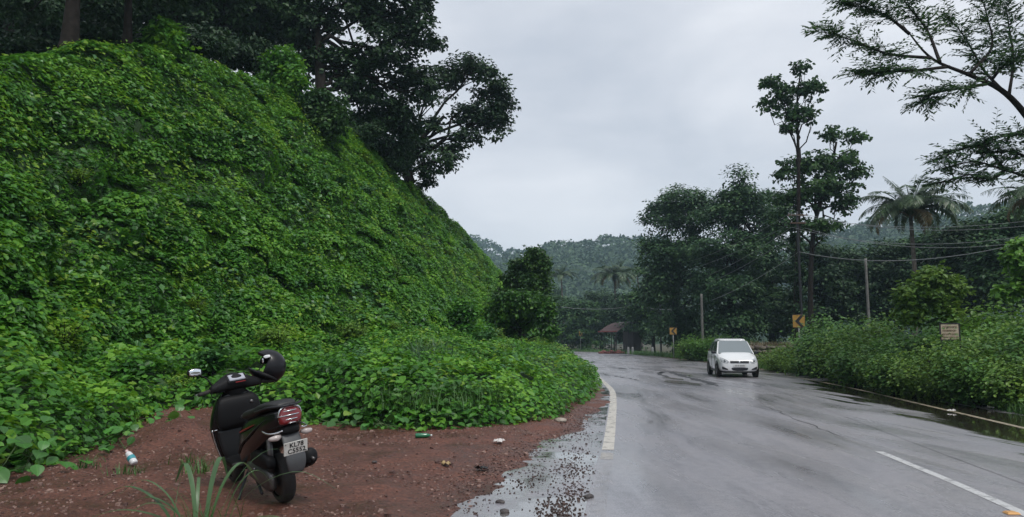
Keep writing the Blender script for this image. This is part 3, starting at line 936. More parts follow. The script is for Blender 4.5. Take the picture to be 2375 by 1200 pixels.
for k, (x, y, Y, rx, rz, zc, lab) in enumerate([(30, 110, 24, 75, 26, 9.2, 'dark undergrowth bush left of the stout crest trunk'), (235, 85, 25.5, 60, 24, 10.9, 'dark undergrowth bush between stout and slim crest trunks'), (350, 95, 28, 60, 22, 11.6, 'dark undergrowth bush right of the slim crest trunk'),
                                                (460, 95, 30, 65, 32, 12.0, 'dark undergrowth bush below the leafy crest trees'), (560, 120, 33, 65, 40, 12.6, 'dark undergrowth bush left of the upright creeper bush'), (840, 300, 40, 55, 40, 12.6, 'dark undergrowth bush under the spreading crest tree'), (915, 370, 44, 40, 30, 12.0, 'dark undergrowth bush at the foot of the leaning tree')]):
    b0 = at(x, y, Y)
    tree('crest_bush', lab, 'bush', [(b0[0], Y, zc - .7), (b0[0], Y, (zc + b0[2]) / 2), tuple(b0)], 0.06, [pb(x - rx * .4, y, Y, rx * .6, rz), pb(x + rx * .4, y + rz * .15, Y + .4, rx * .6, rz), pb(x, y + rz * .5, Y - .3, rx * .8, rz * .7)],
         L_DARK, BARK, 3600, 0.18, 0.28, seed=240 + k, shell=0.4)
# bushes wrapped in creeper on the crest
for k, (x, y, Y, rx, rz, lab) in enumerate([(655, 165, 33, 45, 55, 'upright creeper smothered bush on the slope crest'), (740, 255, 33.5, 55, 50, 'rounded dark creeper clump hanging below the crest'),
                                            (385, 88, 25, 20, 26, 'small pale bush on the crest by the slim trunk')]):
    c = at(x, y, Y)
    tree('creeper_bush', lab, 'bush', [at(x, y + rz * 1.2, Y), at(x, y + rz * .5, Y), at(x, y, Y)], 0.08, [pb(x, y, Y, rx, rz), pb(x - rx * .5, y + rz * .6, Y, rx * .8, rz * .6), pb(x + rx * .4, y + rz * .5, Y - .3, rx * .7, rz * .6)],
         L_VINE if k != 1 else L_MID, BARK, 4500, 0.18, 0.27, KITE, seed=70 + k, shell=0.45, skirt=0.25, flat=.85, shoots=55, percl=26)
# creeper towers at the nose of the slope
tree('creeper_tower', 'tall creeper smothered tree stump by the bend, uppermost of the pair', 'bush', [at(1215, 800, 46), at(1220, 720, 46), at(1232, 620, 46)], 0.15,
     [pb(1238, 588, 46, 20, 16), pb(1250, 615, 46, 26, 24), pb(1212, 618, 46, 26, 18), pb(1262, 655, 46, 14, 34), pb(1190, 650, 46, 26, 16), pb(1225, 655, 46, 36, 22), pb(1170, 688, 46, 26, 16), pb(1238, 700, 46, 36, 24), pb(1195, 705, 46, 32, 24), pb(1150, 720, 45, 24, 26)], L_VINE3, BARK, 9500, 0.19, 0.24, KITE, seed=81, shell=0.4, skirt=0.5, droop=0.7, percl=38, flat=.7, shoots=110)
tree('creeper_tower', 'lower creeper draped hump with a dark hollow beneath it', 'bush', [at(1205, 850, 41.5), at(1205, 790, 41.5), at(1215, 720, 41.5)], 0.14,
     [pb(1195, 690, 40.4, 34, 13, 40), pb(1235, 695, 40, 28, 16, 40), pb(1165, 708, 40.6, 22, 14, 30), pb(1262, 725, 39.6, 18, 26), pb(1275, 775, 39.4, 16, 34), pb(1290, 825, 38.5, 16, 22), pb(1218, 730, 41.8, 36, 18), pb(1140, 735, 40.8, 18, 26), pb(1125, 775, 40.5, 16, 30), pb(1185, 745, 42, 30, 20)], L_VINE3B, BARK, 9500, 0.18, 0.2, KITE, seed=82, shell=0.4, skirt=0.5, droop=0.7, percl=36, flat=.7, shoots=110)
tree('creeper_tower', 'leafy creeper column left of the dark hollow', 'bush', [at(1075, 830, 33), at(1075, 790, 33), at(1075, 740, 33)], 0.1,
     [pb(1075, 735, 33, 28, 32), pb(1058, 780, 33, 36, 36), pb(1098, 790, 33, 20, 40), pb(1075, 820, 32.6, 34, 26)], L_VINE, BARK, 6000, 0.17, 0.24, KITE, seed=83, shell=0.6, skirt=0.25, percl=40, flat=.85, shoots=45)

# ------------------------------------------------------------------ right hand trees
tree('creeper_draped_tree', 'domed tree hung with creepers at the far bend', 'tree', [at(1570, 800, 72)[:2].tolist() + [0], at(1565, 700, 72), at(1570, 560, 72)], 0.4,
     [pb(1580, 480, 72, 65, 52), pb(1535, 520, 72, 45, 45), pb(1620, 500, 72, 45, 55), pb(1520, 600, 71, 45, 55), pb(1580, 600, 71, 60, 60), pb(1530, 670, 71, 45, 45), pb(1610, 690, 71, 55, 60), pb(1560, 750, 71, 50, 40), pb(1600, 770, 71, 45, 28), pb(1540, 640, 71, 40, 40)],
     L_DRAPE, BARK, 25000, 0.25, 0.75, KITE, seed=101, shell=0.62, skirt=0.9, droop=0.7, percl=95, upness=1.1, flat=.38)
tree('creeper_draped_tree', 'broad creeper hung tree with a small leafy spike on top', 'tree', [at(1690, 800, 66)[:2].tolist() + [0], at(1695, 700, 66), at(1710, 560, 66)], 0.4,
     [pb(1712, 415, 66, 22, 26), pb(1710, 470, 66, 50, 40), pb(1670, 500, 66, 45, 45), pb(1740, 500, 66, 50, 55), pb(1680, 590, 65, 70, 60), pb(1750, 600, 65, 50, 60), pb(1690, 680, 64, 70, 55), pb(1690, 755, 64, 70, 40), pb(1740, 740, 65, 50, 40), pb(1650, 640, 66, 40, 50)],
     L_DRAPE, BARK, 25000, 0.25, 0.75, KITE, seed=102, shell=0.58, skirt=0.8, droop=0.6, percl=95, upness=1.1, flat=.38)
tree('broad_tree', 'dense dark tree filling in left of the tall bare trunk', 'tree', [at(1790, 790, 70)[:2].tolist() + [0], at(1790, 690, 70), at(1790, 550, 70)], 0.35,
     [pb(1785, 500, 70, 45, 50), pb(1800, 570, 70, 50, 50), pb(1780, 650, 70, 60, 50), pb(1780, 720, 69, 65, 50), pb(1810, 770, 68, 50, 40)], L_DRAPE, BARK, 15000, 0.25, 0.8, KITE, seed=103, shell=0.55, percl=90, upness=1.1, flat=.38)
# tall slender tree
tt = [at(1848, 800, 46)[:2].tolist() + [0.2], at(1850, 700, 46), at(1852, 560, 46), at(1852, 420, 46), at(1851, 330, 46), at(1848, 250, 46), at(1855, 180, 46)]
tree('slender_tree', 'tall slender tree with bare upper trunk and tufted crowns', 'tree', tt, 0.17,
     [pb(1855, 165, 46, 22, 24), pb(1790, 195, 46, 30, 18), pb(1815, 225, 46, 40, 30), pb(1870, 215, 46, 38, 30), pb(1850, 265, 46, 45, 25), pb(1775, 245, 46, 20, 18), pb(1830, 300, 46, 26, 14), pb(1895, 195, 46, 16, 14), pb(1880, 275, 46, 18, 18)],
     L_MID, BARK, 2300, 0.19, 0.20, OVATE, seed=104, shell=0.15, twigs=7, limb_from=0.72, r1=0.05, percl=13)
tree('slender_tree', 'leafy tree with forked limbs growing against the tall slender trunk', 'tree', [at(1880, 790, 49)[:2].tolist() + [0.1], at(1880, 650, 49), at(1890, 520, 49), at(1920, 420, 49), at(1940, 330, 49)], 0.2,
     [pb(1930, 310, 49, 28, 18), pb(1985, 320, 49, 28, 20), pb(1890, 385, 49, 55, 35), pb(1955, 385, 49, 45, 35), pb(1990, 410, 49, 26, 35), pb(1830, 400, 49, 35, 30), pb(1900, 450, 49, 70, 40), pb(1960, 480, 49, 30, 40), pb(1830, 470, 49, 40, 40), pb(1900, 530, 49, 55, 25), pb(1810, 520, 49, 30, 30)],
     L_MID, BARK, 6800, 0.19, 0.27, OVATE, seed=105, shell=0.15, twigs=9, limb_from=0.5, percl=16)
tree('trunk_creeper', 'dark creeper wrapped round the foot of the tall slender tree', 'creeper', [at(1838, 800, 45.6)[:2].tolist() + [0.05], at(1842, 700, 45.6), at(1846, 560, 45.6)], 0.05,
     [pb(1848, 560, 46, 12, 50), pb(1850, 650, 46, 14, 50), pb(1848, 720, 46, 16, 40)], L_DARK, BARK, 1800, 0.16, 0.16, OVATE, seed=106, shell=0.8)
G_R = 'dark wood behind the right hand shrubs'
for k, (x, Y, top, lab) in enumerate([(1905, 62, 560, 'dark wooded tree behind the slender pair'), (1990, 64, 565, 'dark wooded tree between slender pair and coconut palm'),
                                      (2080, 62, 548, 'dark wooded tree right under the coconut palm'), (2170, 58, 532, 'dark wooded tree right of the coconut palm'),
                                      (2255, 52, 508, 'dark wooded tree behind the notice board'), (2340, 48, 482, 'dark wooded tree at the right end of the wood')]):
    h = 760 - top
    tree('wood_tree', lab, 'tree', [at(x, 780, Y)[:2].tolist() + [0], at(x + 3, 700, Y), at(x - 4, 630, Y)], 0.28,
         [pb(x, top + 35, Y, 45, 32), pb(x - 40, top + 70, Y, 45, 45), pb(x + 42, top + 65, Y, 48, 45), pb(x, top + 115, Y - 1, 70, 50), pb(x - 35, top + 170, Y - 1, 55, 45), pb(x + 35, top + 170, Y - 1, 55, 45)],
         L_DARK if k % 2 == 0 else L_DRAPE, BARK, 9000, 0.25, 0.7, KITE, seed=120 + k, shell=0.45, skirt=0.4, percl=70, upness=1.0, flat=.4)
tree('sapling', 'bright young tree with upright sprays behind the notice board', 'tree', [at(2150, 800, 27)[:2].tolist() + [0], at(2152, 740, 27), at(2155, 680, 27)], 0.07,
     [pb(2160, 655, 27, 35, 30), pb(2115, 690, 27, 35, 28), pb(2200, 680, 27, 32, 32), pb(2150, 710, 27, 50, 35), pb(2110, 735, 27, 30, 30), pb(2190, 735, 27, 35, 30)], L_SHRUB, BARK, 5200, 0.15, 0.22, OVATE, seed=130, shell=0.2, upness=0.8, droop=-0.2, shoots=75, shoot_len=.75, shoot_up=1.0, percl=22)
tree('sapling', 'bright yellow green leafed young tree at the edge of the wood', 'tree', [at(2385, 790, 26)[:2].tolist() + [0], at(2380, 700, 26), at(2370, 620, 26)], 0.08,
     [pb(2360, 605, 26, 28, 22), pb(2385, 580, 26, 30, 22), pb(2350, 680, 26, 26, 20), pb(2390, 650, 26, 35, 30)], L_BRIGHT, BARK, 2600, 0.17, 0.2, OVATE, seed=131, shell=0.2, upness=0.9, shoots=30, shoot_len=.6, shoot_up=.6, percl=18)

# feathery tree leaning in from the right verge
FT = thing('feathery_tree', 'feathery leaved tree reaching over the road from the right verge', 'tree', (20.2, 24, 0))
base = np.array([20.2, 24, 0.0])
tb, lb = Buf(), Buf()
main = catmull([(20.2, 24, 0), (20.0, 23.8, 3.0), (18.4, 23.2, 6.2), at(2400, 295, 22.5), at(2330, 215, 22), at(2250, 175, 21.5), at(2160, 135, 21), at(2095, 60, 21)], 40)
tube(tb, main - base, np.concatenate([np.linspace(0.28, 0.11, 18), np.linspace(0.10, 0.015, 22)]), 9)
rngf = np.random.default_rng(4)
arms = [[at(2330, 215, 22), at(2280, 160, 22.5), at(2240, 90, 23), at(2200, 40, 23)], [at(2160, 135, 21), at(2060, 125, 20.5), at(1980, 95, 20.5), at(1900, 72, 20.5)],
        [at(2200, 155, 21.3), at(2110, 165, 20), at(2050, 165, 20), at(2005, 168, 20)], [at(2290, 195, 21.8), at(2230, 205, 20.5), at(2170, 215, 20.3), at(2150, 230, 20.3)],
        [at(2110, 80, 21), at(2060, 40, 21), at(2010, 18, 21), at(1975, 5, 21)], [at(2340, 220, 22), at(2350, 140, 23), at(2340, 60, 23.5), at(2330, 10, 23.5)],
        [at(2300, 185, 22), at(2330, 150, 21), at(2375, 120, 21), at(2420, 60, 21)], [at(2180, 145, 21), at(2150, 70, 22), at(2110, 20, 22), at(2080, -30, 22)],
        [at(2250, 170, 21.6), at(2300, 110, 22.5), at(2290, 40, 23), at(2270, -20, 23)], [at(2380, 280, 22.4), at(2420, 200, 22), at(2440, 100, 22), at(2450, 20, 22)]]
low = [[(18.9, 23.4, 5.6), at(2400, 420, 21.5), at(2330, 395, 21), at(2260, 375, 20.5), at(2185, 390, 20.5)], [at(2330, 395, 21), at(2280, 340, 21), at(2220, 350, 20.8), at(2190, 365, 20.8)],
       [at(2400, 420, 21.5), at(2390, 330, 21), at(2350, 310, 20.8), at(2290, 330, 20.5)], [at(2330, 395, 21), at(2300, 415, 20.5), at(2250, 405, 20.3), at(2180, 425, 20.3)], [at(2390, 380, 21.4), at(2370, 360, 20.8), at(2330, 350, 20.6), at(2290, 355, 20.6)]]
for g_, arr in enumerate((arms, low)):
    for A in arr:
        c = catmull(A, 16)
        tube(tb, c - base, np.linspace(0.055, 0.008, 16), 5)
        for k in range(3, 16):
            for q in range(7 if g_ == 0 else 5):
                d = norm(rngf.normal(0, 1, 3) * np.array([1, 1, 0.35]) + norm(c[min(k, 15)] - c[k - 1]) * 0.8)
                ln = rngf.uniform(0.35, 0.85)
                e = c[k] + d * ln + np.array([0, 0, rngf.uniform(-.08, .10)])
                tw = wander(c[k], e, 4, 0.1, rngf)
                tube(tb, tw - base, np.linspace(0.008, 0.003, 4), 3)
                m_ = 11
                t = np.linspace(0.15, 1, m_)[:, None]
                P = tw[0] * (1 - t) + e * t
                sd = np.cross(d, UP); sd = sd / max(np.linalg.norm(sd), 1e-6)
                sg = np.where(np.arange(m_) % 2 == 0, 1, -1)[:, None]
                D = norm(sd * sg + d * 0.9 - UP * rngf.uniform(-0.05, 0.35, (m_, 1)))
                leaves(lb, P - base, D, norm(UP + rngf.normal(0, .45, (m_, 3))), rngf.uniform(0.12, 0.21, m_), RHOMB, 0.6)
tb.build('trunk', BARK, FT, smooth=True)
lb.build('crown', L_MID, FT)


# ------------------------------------------------------------------ palms
def frond_mesh(L, bend, seed, dead=False):
    r = np.random.default_rng(seed)
    n_ = 16
    t = np.linspace(0, 1, n_)
    ang = R(62) - bend * t ** 1.25
    seg = L / (n_ - 1)
    x = np.concatenate([[0], np.cumsum(np.cos(ang[:-1]) * seg)]); z = np.concatenate([[0], np.cumsum(np.sin(ang[:-1]) * seg)])
    c = np.stack([x, 0 * x, z], 1)
    bf = Buf()
    tube(bf, c, np.linspace(0.05, 0.012, n_), 4)
    m_ = 46
    tt_ = np.linspace(0.16, 0.99, m_)
    for sg in (-1, 1):
        P = np.stack([np.interp(tt_, t, c[:, k]) for k in range(3)], 1)
        tg = norm(np.stack([np.interp(tt_, t, np.gradient(c[:, k])) for k in range(3)], 1))
        ll = L * 0.24 * np.sin(np.clip(tt_ * 0.86 + 0.12, 0, 1) * math.pi) ** 0.7 * r.uniform(0.8, 1.1, m_)
        D = norm(tg * 0.75 + np.array([0, sg * 1.0, 0]) + np.array([0, 0, -0.55]) * (0.4 + tt_[:, None]) + r.normal(0, 0.10, (m_, 3)))
        leaves(bf, P, D, np.array([0, -sg * 0.35, 1.0]) + r.normal(0, .12, (m_, 3)), ll, (RHOMB[0] * np.array([0.24, 1, 1]), RHOMB[1]))
    return bf.mesh('frond')


FROND = [frond_mesh(4.2, R(85), 1), frond_mesh(4.4, R(125), 2), frond_mesh(4.0, R(150), 3), frond_mesh(3.2, R(40), 4)]
for f in FROND: f.materials.append(L_PALM)
L_DRY = leafmat('dry_palm_leaflet', (0.10, 0.08, 0.03), (0.16, 0.12, 0.05), (0.25, 0.19, 0.08), 0.5, 0.6, 0.2)
FROND_DRY = frond_mesh(3.4, R(165), 7); FROND_DRY.materials.append(L_DRY)


def palm(label, base, top, scale, seed, nf=20, dry=0):
    r = random.Random(seed)
    base = np.asarray(base, float); top = np.asarray(top, float)
    root = thing('coconut_palm', label, 'palm tree', base)
    bf = Buf()
    c = catmull([base, base * .6 + top * .4 + np.array([.3, 0, 0]), top], 16)
    tube(bf, c - base, np.linspace(0.19, 0.12, 16) * (1 + 0.06 * (np.arange(16) % 2)), 9)
    bf.build('trunk', BARK2, root, smooth=True)
    for k in range(nf + dry):
        lvl = k / nf
        me = FROND[3] if lvl < .18 else FROND[0] if lvl < .5 else FROND[1] if lvl < .8 else FROND[2]
        if k >= nf: me = FROND_DRY
        o = link('frond', me, None, root)
        o.location = (top - base) + np.array([0, 0, -0.15 * lvl])
        o.rotation_euler = (r.uniform(-.25, .25), r.uniform(-.18, .12) + 0.35 * lvl - (0.25 if lvl < .18 else 0), k * 2.399 + r.uniform(-.2, .2))
        s = scale * r.uniform(.88, 1.08)
        o.scale = (s, s, s)
    return root


palm('coconut palm standing clear above the right hand wood', at(2112, 770, 50)[:2].tolist() + [0], at(2112, 500, 50), 1.04, 1, 36, 3)
palm('coconut palm half hidden at the right end of the wood', at(2430, 770, 40)[:2].tolist() + [0], at(2430, 470, 40), 0.8, 2, 20, 4)
palm('bushy coconut palm behind the bus shelter', at(1425, 800, 118)[:2].tolist() + [0], at(1425, 648, 118), 1.2, 3, 32, 3)
palm('slim coconut palm nearest the creeper towers', at(1302, 800, 125)[:2].tolist() + [0], at(1302, 645, 125), 0.9, 4, 18)
palm('coconut palm between the shelter palm and the draped trees', at(1490, 800, 140)[:2].tolist() + [0], at(1478, 640, 140), 0.9, 5, 18)

# trees behind the bend
for k, (x, Y, top, lm, lab) in enumerate([(1290, 118, 690, L_MID, 'dark tree behind the far chevron sign, furthest along the bend'), (1350, 115, 700, L_MID, 'dark tree standing behind the farthest chevron sign'),
                                          (1395, 128, 670, L_DARK, 'dark tree just behind the red roofed shelter'), (1460, 112, 690, L_DARK, 'dark tree over the open end of the shelter'),
                                          (1515, 90, 660, L_MID, 'paler tree between shelter and draped domed tree'), (1250, 150, 650, L_MID, 'hazy tree seen over the creeper towers')]):
    tree('bend_tree', lab, 'tree', [at(x, 800, Y)[:2].tolist() + [0], at(x, 760, Y), at(x, 720, Y)], 0.25,
         [pb(x, top + 20, Y, 38, 26), pb(x - 30, top + 45, Y, 32, 30), pb(x + 30, top + 45, Y, 34, 30), pb(x - 12, top + 80, Y, 42, 32), pb(x + 18, top + 100, Y, 40, 30)], lm, BARK, 5500, 0.36, 1.0, KITE, seed=150 + k, shell=0.5, skirt=0.4, percl=60, upness=1.0, flat=.4)


# ------------------------------------------------------------------ wooded hills far off
def hill_mesh(name, ridge, Y, depth, label, ncov, leaf, seed, foot=-3.0):
    """ridge: (x, y) bearings of the skyline at distance Y; falls to the valley in front and behind"""
    rp = np.array([at(x, y, Y) for x, y in ridge])
    X = np.linspace(rp[0, 0], rp[-1, 0], 120)
    Zr = np.interp(X, rp[:, 0], rp[:, 2])
    t = np.linspace(-1, 1, 50)
    GX_, T_2 = np.meshgrid(X, t)
    GY_ = Y + T_2 * depth
    fall = np.where(T_2 < 0, (1 + T_2) ** 0.8, (1 - T_2))
    GZ_ = foot + (Zr[None, :] - foot - leaf * 3.2) * fall
    S = np.stack([GX_, GY_, GZ_], -1)
    bf = Buf()
    i = np.arange(49)[:, None] * 120 + np.arange(119)[None, :]
    bf.add(S, np.stack([i, i + 1, i + 121, i + 120], -1))
    o = bf.build(name, SOILUNDER, smooth=True)
    tag(o, label, kind='structure')
    r = np.random.default_rng(seed)
    a, b_ = r.uniform(0, 118.999, ncov), r.uniform(0, 30, ncov)
    ia, ib = a.astype(int), b_.astype(int)
    fa, fb = (a - ia)[:, None], (b_ - ib)[:, None]
    P = S[ib, ia] * (1 - fa) * (1 - fb) + S[ib, ia + 1] * fa * (1 - fb) + S[ib + 1, ia] * (1 - fa) * fb + S[ib + 1, ia + 1] * fa * fb
    # crowns: cell-like domes
    k = 0.115 * 1.15 / leaf
    cell = np.round(P[:, :2] * k + 0.3 * r.normal(0, 1, (ncov, 2)) * 0) / k
    jit = np.stack([_hash(np.round(cell[:, 0] * 7).astype(np.int64), np.round(cell[:, 1] * 7).astype(np.int64), 0 * ia, q) for q in (1, 2, 3)], -1)
    cen = cell + (jit[:, :2] - 0.5) * 0.7 / k
    dd = np.linalg.norm(P[:, :2] - cen, axis=1) * k
    hgt = np.sqrt(np.clip(1 - (dd * 1.25) ** 2, 0, 1)) * (0.35 + 0.9 * jit[:, 2]) * leaf * 5.0
    P[:, 2] += hgt + r.uniform(-.5, .5, ncov) * leaf
    out = np.concatenate([(P[:, :2] - cen) * k * 1.2, np.full((ncov, 1), 0.75)], 1)
    fc = norm(out + r.normal(0, .45, (ncov, 3)))
    D = rand_unit(ncov, r); D = norm(D - fc * (D * fc).sum(1, keepdims=True))
    bf = Buf()
    leaves(bf, P, D, fc, leaf * r.uniform(.7, 1.5, ncov), RHOMB, 1.7)
    f = bf.build('forest', L_FAR)
    tag(f, label.replace('hill', 'forest on the hill') if 'hill' in label else label, kind='stuff')
    return o


hill_mesh('hill', [(1050, 640), (1150, 612), (1200, 590), (1240, 576), (1290, 562), (1340, 556), (1420, 553), (1500, 556), (1600, 575), (1750, 600), (1900, 620)], 540, 220, 'wooded hill rising beyond the bend', 46000, 1.8, 5)
hill_mesh('hill', [(950, 620), (1040, 570), (1095, 552), (1130, 562), (1180, 582), (1260, 600), (1400, 620)], 720, 170, 'faint blue hill behind the creeper towers', 22000, 2.4, 6)
hill_mesh('hill', [(1780, 590), (1900, 545), (1960, 522), (2010, 508), (2100, 500), (2190, 478), (2240, 482), (2300, 472), (2340, 465), (2420, 470), (2520, 500)], 460, 200, 'wooded hill rising behind the coconut palm', 36000, 1.6, 7)
valley = Buf()
# pylon on the right hill
PYL = thing('pylon', 'thin lattice pylon on the wooded hilltop behind the palm', 'pylon', at(2240, 490, 460))
ST = mat('galvanised_steel', (0.32, 0.33, 0.34), 0.5, 0.6, var=(0.24, 0.25, 0.26))
PYL.scale = (1.5, 1.5, 1.5)
bf = Buf(); H_ = 11.5
for sx_ in (-1, 1):
    for sy_ in (-1, 1):
        tube(bf, [(sx_ * 1.1, sy_ * 1.1, -3), (sx_ * 0.2, sy_ * 0.2, H_)], 0.06, 4)
bf.build('leg_frame', ST, PYL)
bf = Buf()
for k in range(7):
    z0, z1 = k * 1.6, (k + 1) * 1.6
    w0, w1 = 1.1 - 0.9 * (z0 + 3) / (H_ + 3), 1.1 - 0.9 * (z1 + 3) / (H_ + 3)
    for sy_ in (-1, 1):
        tube(bf, [(-w0, sy_ * w0, z0), (w1, sy_ * w1, z1)], 0.035, 3); tube(bf, [(w0, sy_ * w0, z0), (-w1, sy_ * w1, z1)], 0.035, 3)
bf.build('brace', ST, PYL)
bf = Buf()
for z in (7.5, 9.3, 10.9): tube(bf, [(-1.5, 0, z), (1.5, 0, z)], 0.06, 4)
bf.build('cross_arm', ST, PYL)

# ------------------------------------------------------------------ shrubs and weeds along the right verge
def shrub_proto(name, seed, lm, n=2300, size=0.12, r=1.0, h=1.5, shape=OVATE):
    rg = np.random.default_rng(seed)
    root = thing(name, 'x', 'shrub')
    tb, lb = Buf(), Buf()
    nst = 11
    for k in range(nst):
        a = k * 2.4 + rg.uniform(-.4, .4); rr = r * rg.uniform(.25, .95)
        tip = np.array([math.cos(a) * rr, math.sin(a) * rr, h * rg.uniform(.55, 1.05)])
        st = catmull([(0.1 * math.cos(a), .1 * math.sin(a), 0), tip * np.array([.45, .45, .62]), tip], 8)
        tube(tb, st, np.linspace(.02, .005, 8), 4)
        m_ = n // nst
        t = rg.uniform(0.18, 1, m_)
        P = np.stack([np.interp(t, np.linspace(0, 1, 8), st[:, q]) for q in range(3)], 1)
        P += rg.normal(0, 1, (m_, 3)) * np.array([.24, .24, .17]) * r
        P[:, 2] = np.abs(P[:, 2])
        out = norm(P * np.array([1, 1, .4]) + 1e-3)
        fc = norm(UP * .8 + out * .35 + rand_unit(m_, rg) * .6)
        D = norm(out + rand_unit(m_, rg) * .8 - UP * .1); D = norm(D - fc * (D * fc).sum(1, keepdims=True))
        leaves(lb, P, D, fc, size * rg.uniform(.6, 1.3, m_), shape)
    tb.build('stem', BARK, root)
    lb.build('foliage', lm, root)
    return root


def copy_tree(o, parent=None):
    c = o.copy(); COL.objects.link(c); c.parent = parent
    for ch in list(o.children): copy_tree(ch, c)
    return c


PRO = [shrub_proto('verge_shrub', 201, L_SHRUB, 3600, .088), shrub_proto('verge_shrub', 202, L_MID2, 3600, .098), shrub_proto('verge_shrub', 203, L_SHRUB, 4600, .075, 1.0, 1.3, RHOMB), shrub_proto('verge_shrub', 204, L_BRIGHT, 3200, .09, .9, 1.4)]
used = [False] * 4
SHR = [  # bearing x, distance, kind, width, height, label
    (1790, 38, 2, 1.1, .9), (1820, 36, 0, 1.2, .9), (1855, 33, 2, 1.1, .75), (1900, 31, 1, 1.4, 1.35), (1945, 28, 0, 1.3, 1.2), (1890, 35, 0, 1.4, 1.5), (1940, 33, 1, 1.5, 1.75), (1990, 31, 1, 1.5, 1.6),
    (1985, 25, 1, 1.1, 1.05), (2030, 24, 2, 1.0, 1.0), (2040, 29, 0, 1.5, 1.7), (2085, 26, 3, 1.2, 1.4), (2070, 21.5, 1, 1.0, .95), (2120, 20.5, 0, 1.0, 1.0), (2130, 24, 1, 1.3, 1.35), (2170, 19.5, 2, .9, .8), (2180, 23.5, 0, 1.1, 1.1),
    (2215, 18.6, 0, .95, 1.3), (2240, 22.5, 3, 1.2, 1.5), (2250, 26, 3, 1.5, 1.9), (2265, 17.6, 1, .9, .95), (2300, 20.5, 0, 1.3, 1.55), (2310, 25, 0, 1.6, 1.95), (2320, 17, 3, .8, .85), (2360, 16.6, 0, .95, 1.0), (2365, 20, 2, 1.2, 1.5), (2380, 24, 3, 1.5, 1.9), (2420, 18, 1, 1.3, 1.5), (2440, 21, 0, 1.5, 1.8),
    (1600, 58, 0, 1.5, 1.2), (1630, 56, 3, 1.6, 1.4), (1660, 57, 0, 1.5, 1.3), (1700, 56, 1, 1.6, 1.3), (1590, 63, 3, 1.2, .7), (1745, 50, 2, 1.5, 1.1)]
SHL = ['fine leaved low shrub between the car and the old stone wall', 'mid green low shrub before the stone wall, on its chevron sign side', 'fine leaved low shrub in front of the chevron sign by the slender trunk', 'dark broad leaved shrub just right of the large chevron sign', 'mid green shrub on the road side of the plain concrete pole', 'mid green tall shrub behind the large chevron sign', 'dark broad leaved tall shrub between chevron sign and concrete pole', 'dark broad leaved tall shrub at the foot of the concrete pole', 'dark broad leaved shrub nearest the road below the concrete pole', 'fine leaved shrub near the road below the coconut palm', 'mid green tall shrub under the coconut palm, beside the pole', 'bright yellow green shrub left of the bright young tree', 'dark broad leaved small shrub at the verge before the bright young tree', 'mid green shrub in the verge before the young tree, nearest the notice board', 'dark broad leaved shrub at the foot of the young tree', 'fine leaved low shrub at the puddle edge left of the notice board', 'mid green shrub close behind the left post of the notice board', 'mid green low shrub directly in front of the notice board', 'bright yellow green shrub close behind the right post of the notice board', 'bright yellow green tall shrub behind the notice board against the wood', 'dark broad leaved low shrub right of the notice board by the puddle', 'mid green tall shrub two steps right of the notice board', 'mid green very tall shrub against the wood, right of the notice board', 'bright yellow green low shrub at the puddle, past the notice board', 'mid green low shrub by the puddle beside the yellow green low one', 'fine leaved tall shrub below the yellow green young tree', 'bright yellow green tall shrub against the trunk of the edge young tree', 'dark broad leaved shrub by the puddle at the end of the verge row', 'mid green tall shrub behind the end of the verge row', 'mid green shrub at the bend beside the middle chevron sign', 'bright yellow green shrub at the foot of the thin concrete pole', 'mid green shrub at the bend just behind the car', 'dark broad leaved shrub behind the car below the draped trees', 'bright yellow green low bush behind the middle chevron sign', 'fine leaved shrub between the car roof and the stone wall']
for k, (x, Y, kd, w, h) in enumerate(SHR):
    o = PRO[kd] if not used[kd] else copy_tree(PRO[kd])
    used[kd] = True
    p = at(x, 800, Y)
    o.location = (p[0], Y, -0.04)
    o.rotation_euler = (0, 0, k * 1.7)
    o.scale = (w, w, h * (.82 if (Y < 22 and x > 1760) else .95))
    tag(o, SHL[k], 'shrub', 'shrubs along the right verge' if x > 1760 else 'shrubs at the bend')


def blades(bf, P, L, W, lean, rng, seg=4, droop=1.0):
    n_ = len(P)
    a = rng.uniform(0, 6.283, n_)
    d = np.stack([np.cos(a), np.sin(a), 0 * a], 1)
    side = np.stack([-np.sin(a), np.cos(a), 0 * a], 1)
    V = []
    ln = L * rng.uniform(.6, 1.2, n_); le = lean * rng.uniform(.3, 1.3, n_)
    for k in range(seg + 1):
        t = k / seg
        c = P + d * (ln * le * t ** 1.6)[:, None] + UP * (ln * (t - 0.42 * droop * le * t ** 2.4))[:, None]
        w = (W * (1 - t ** 1.6) + 0.0008)
        V += [c - side * w / 2, c + side * w / 2]
    V = np.stack(V, 1)
    q = np.array([(2 * k, 2 * k + 1, 2 * k + 3, 2 * k + 2) for k in range(seg)])
    bf.add(V, np.arange(n_)[:, None, None] * (2 * seg + 2) + q[None])


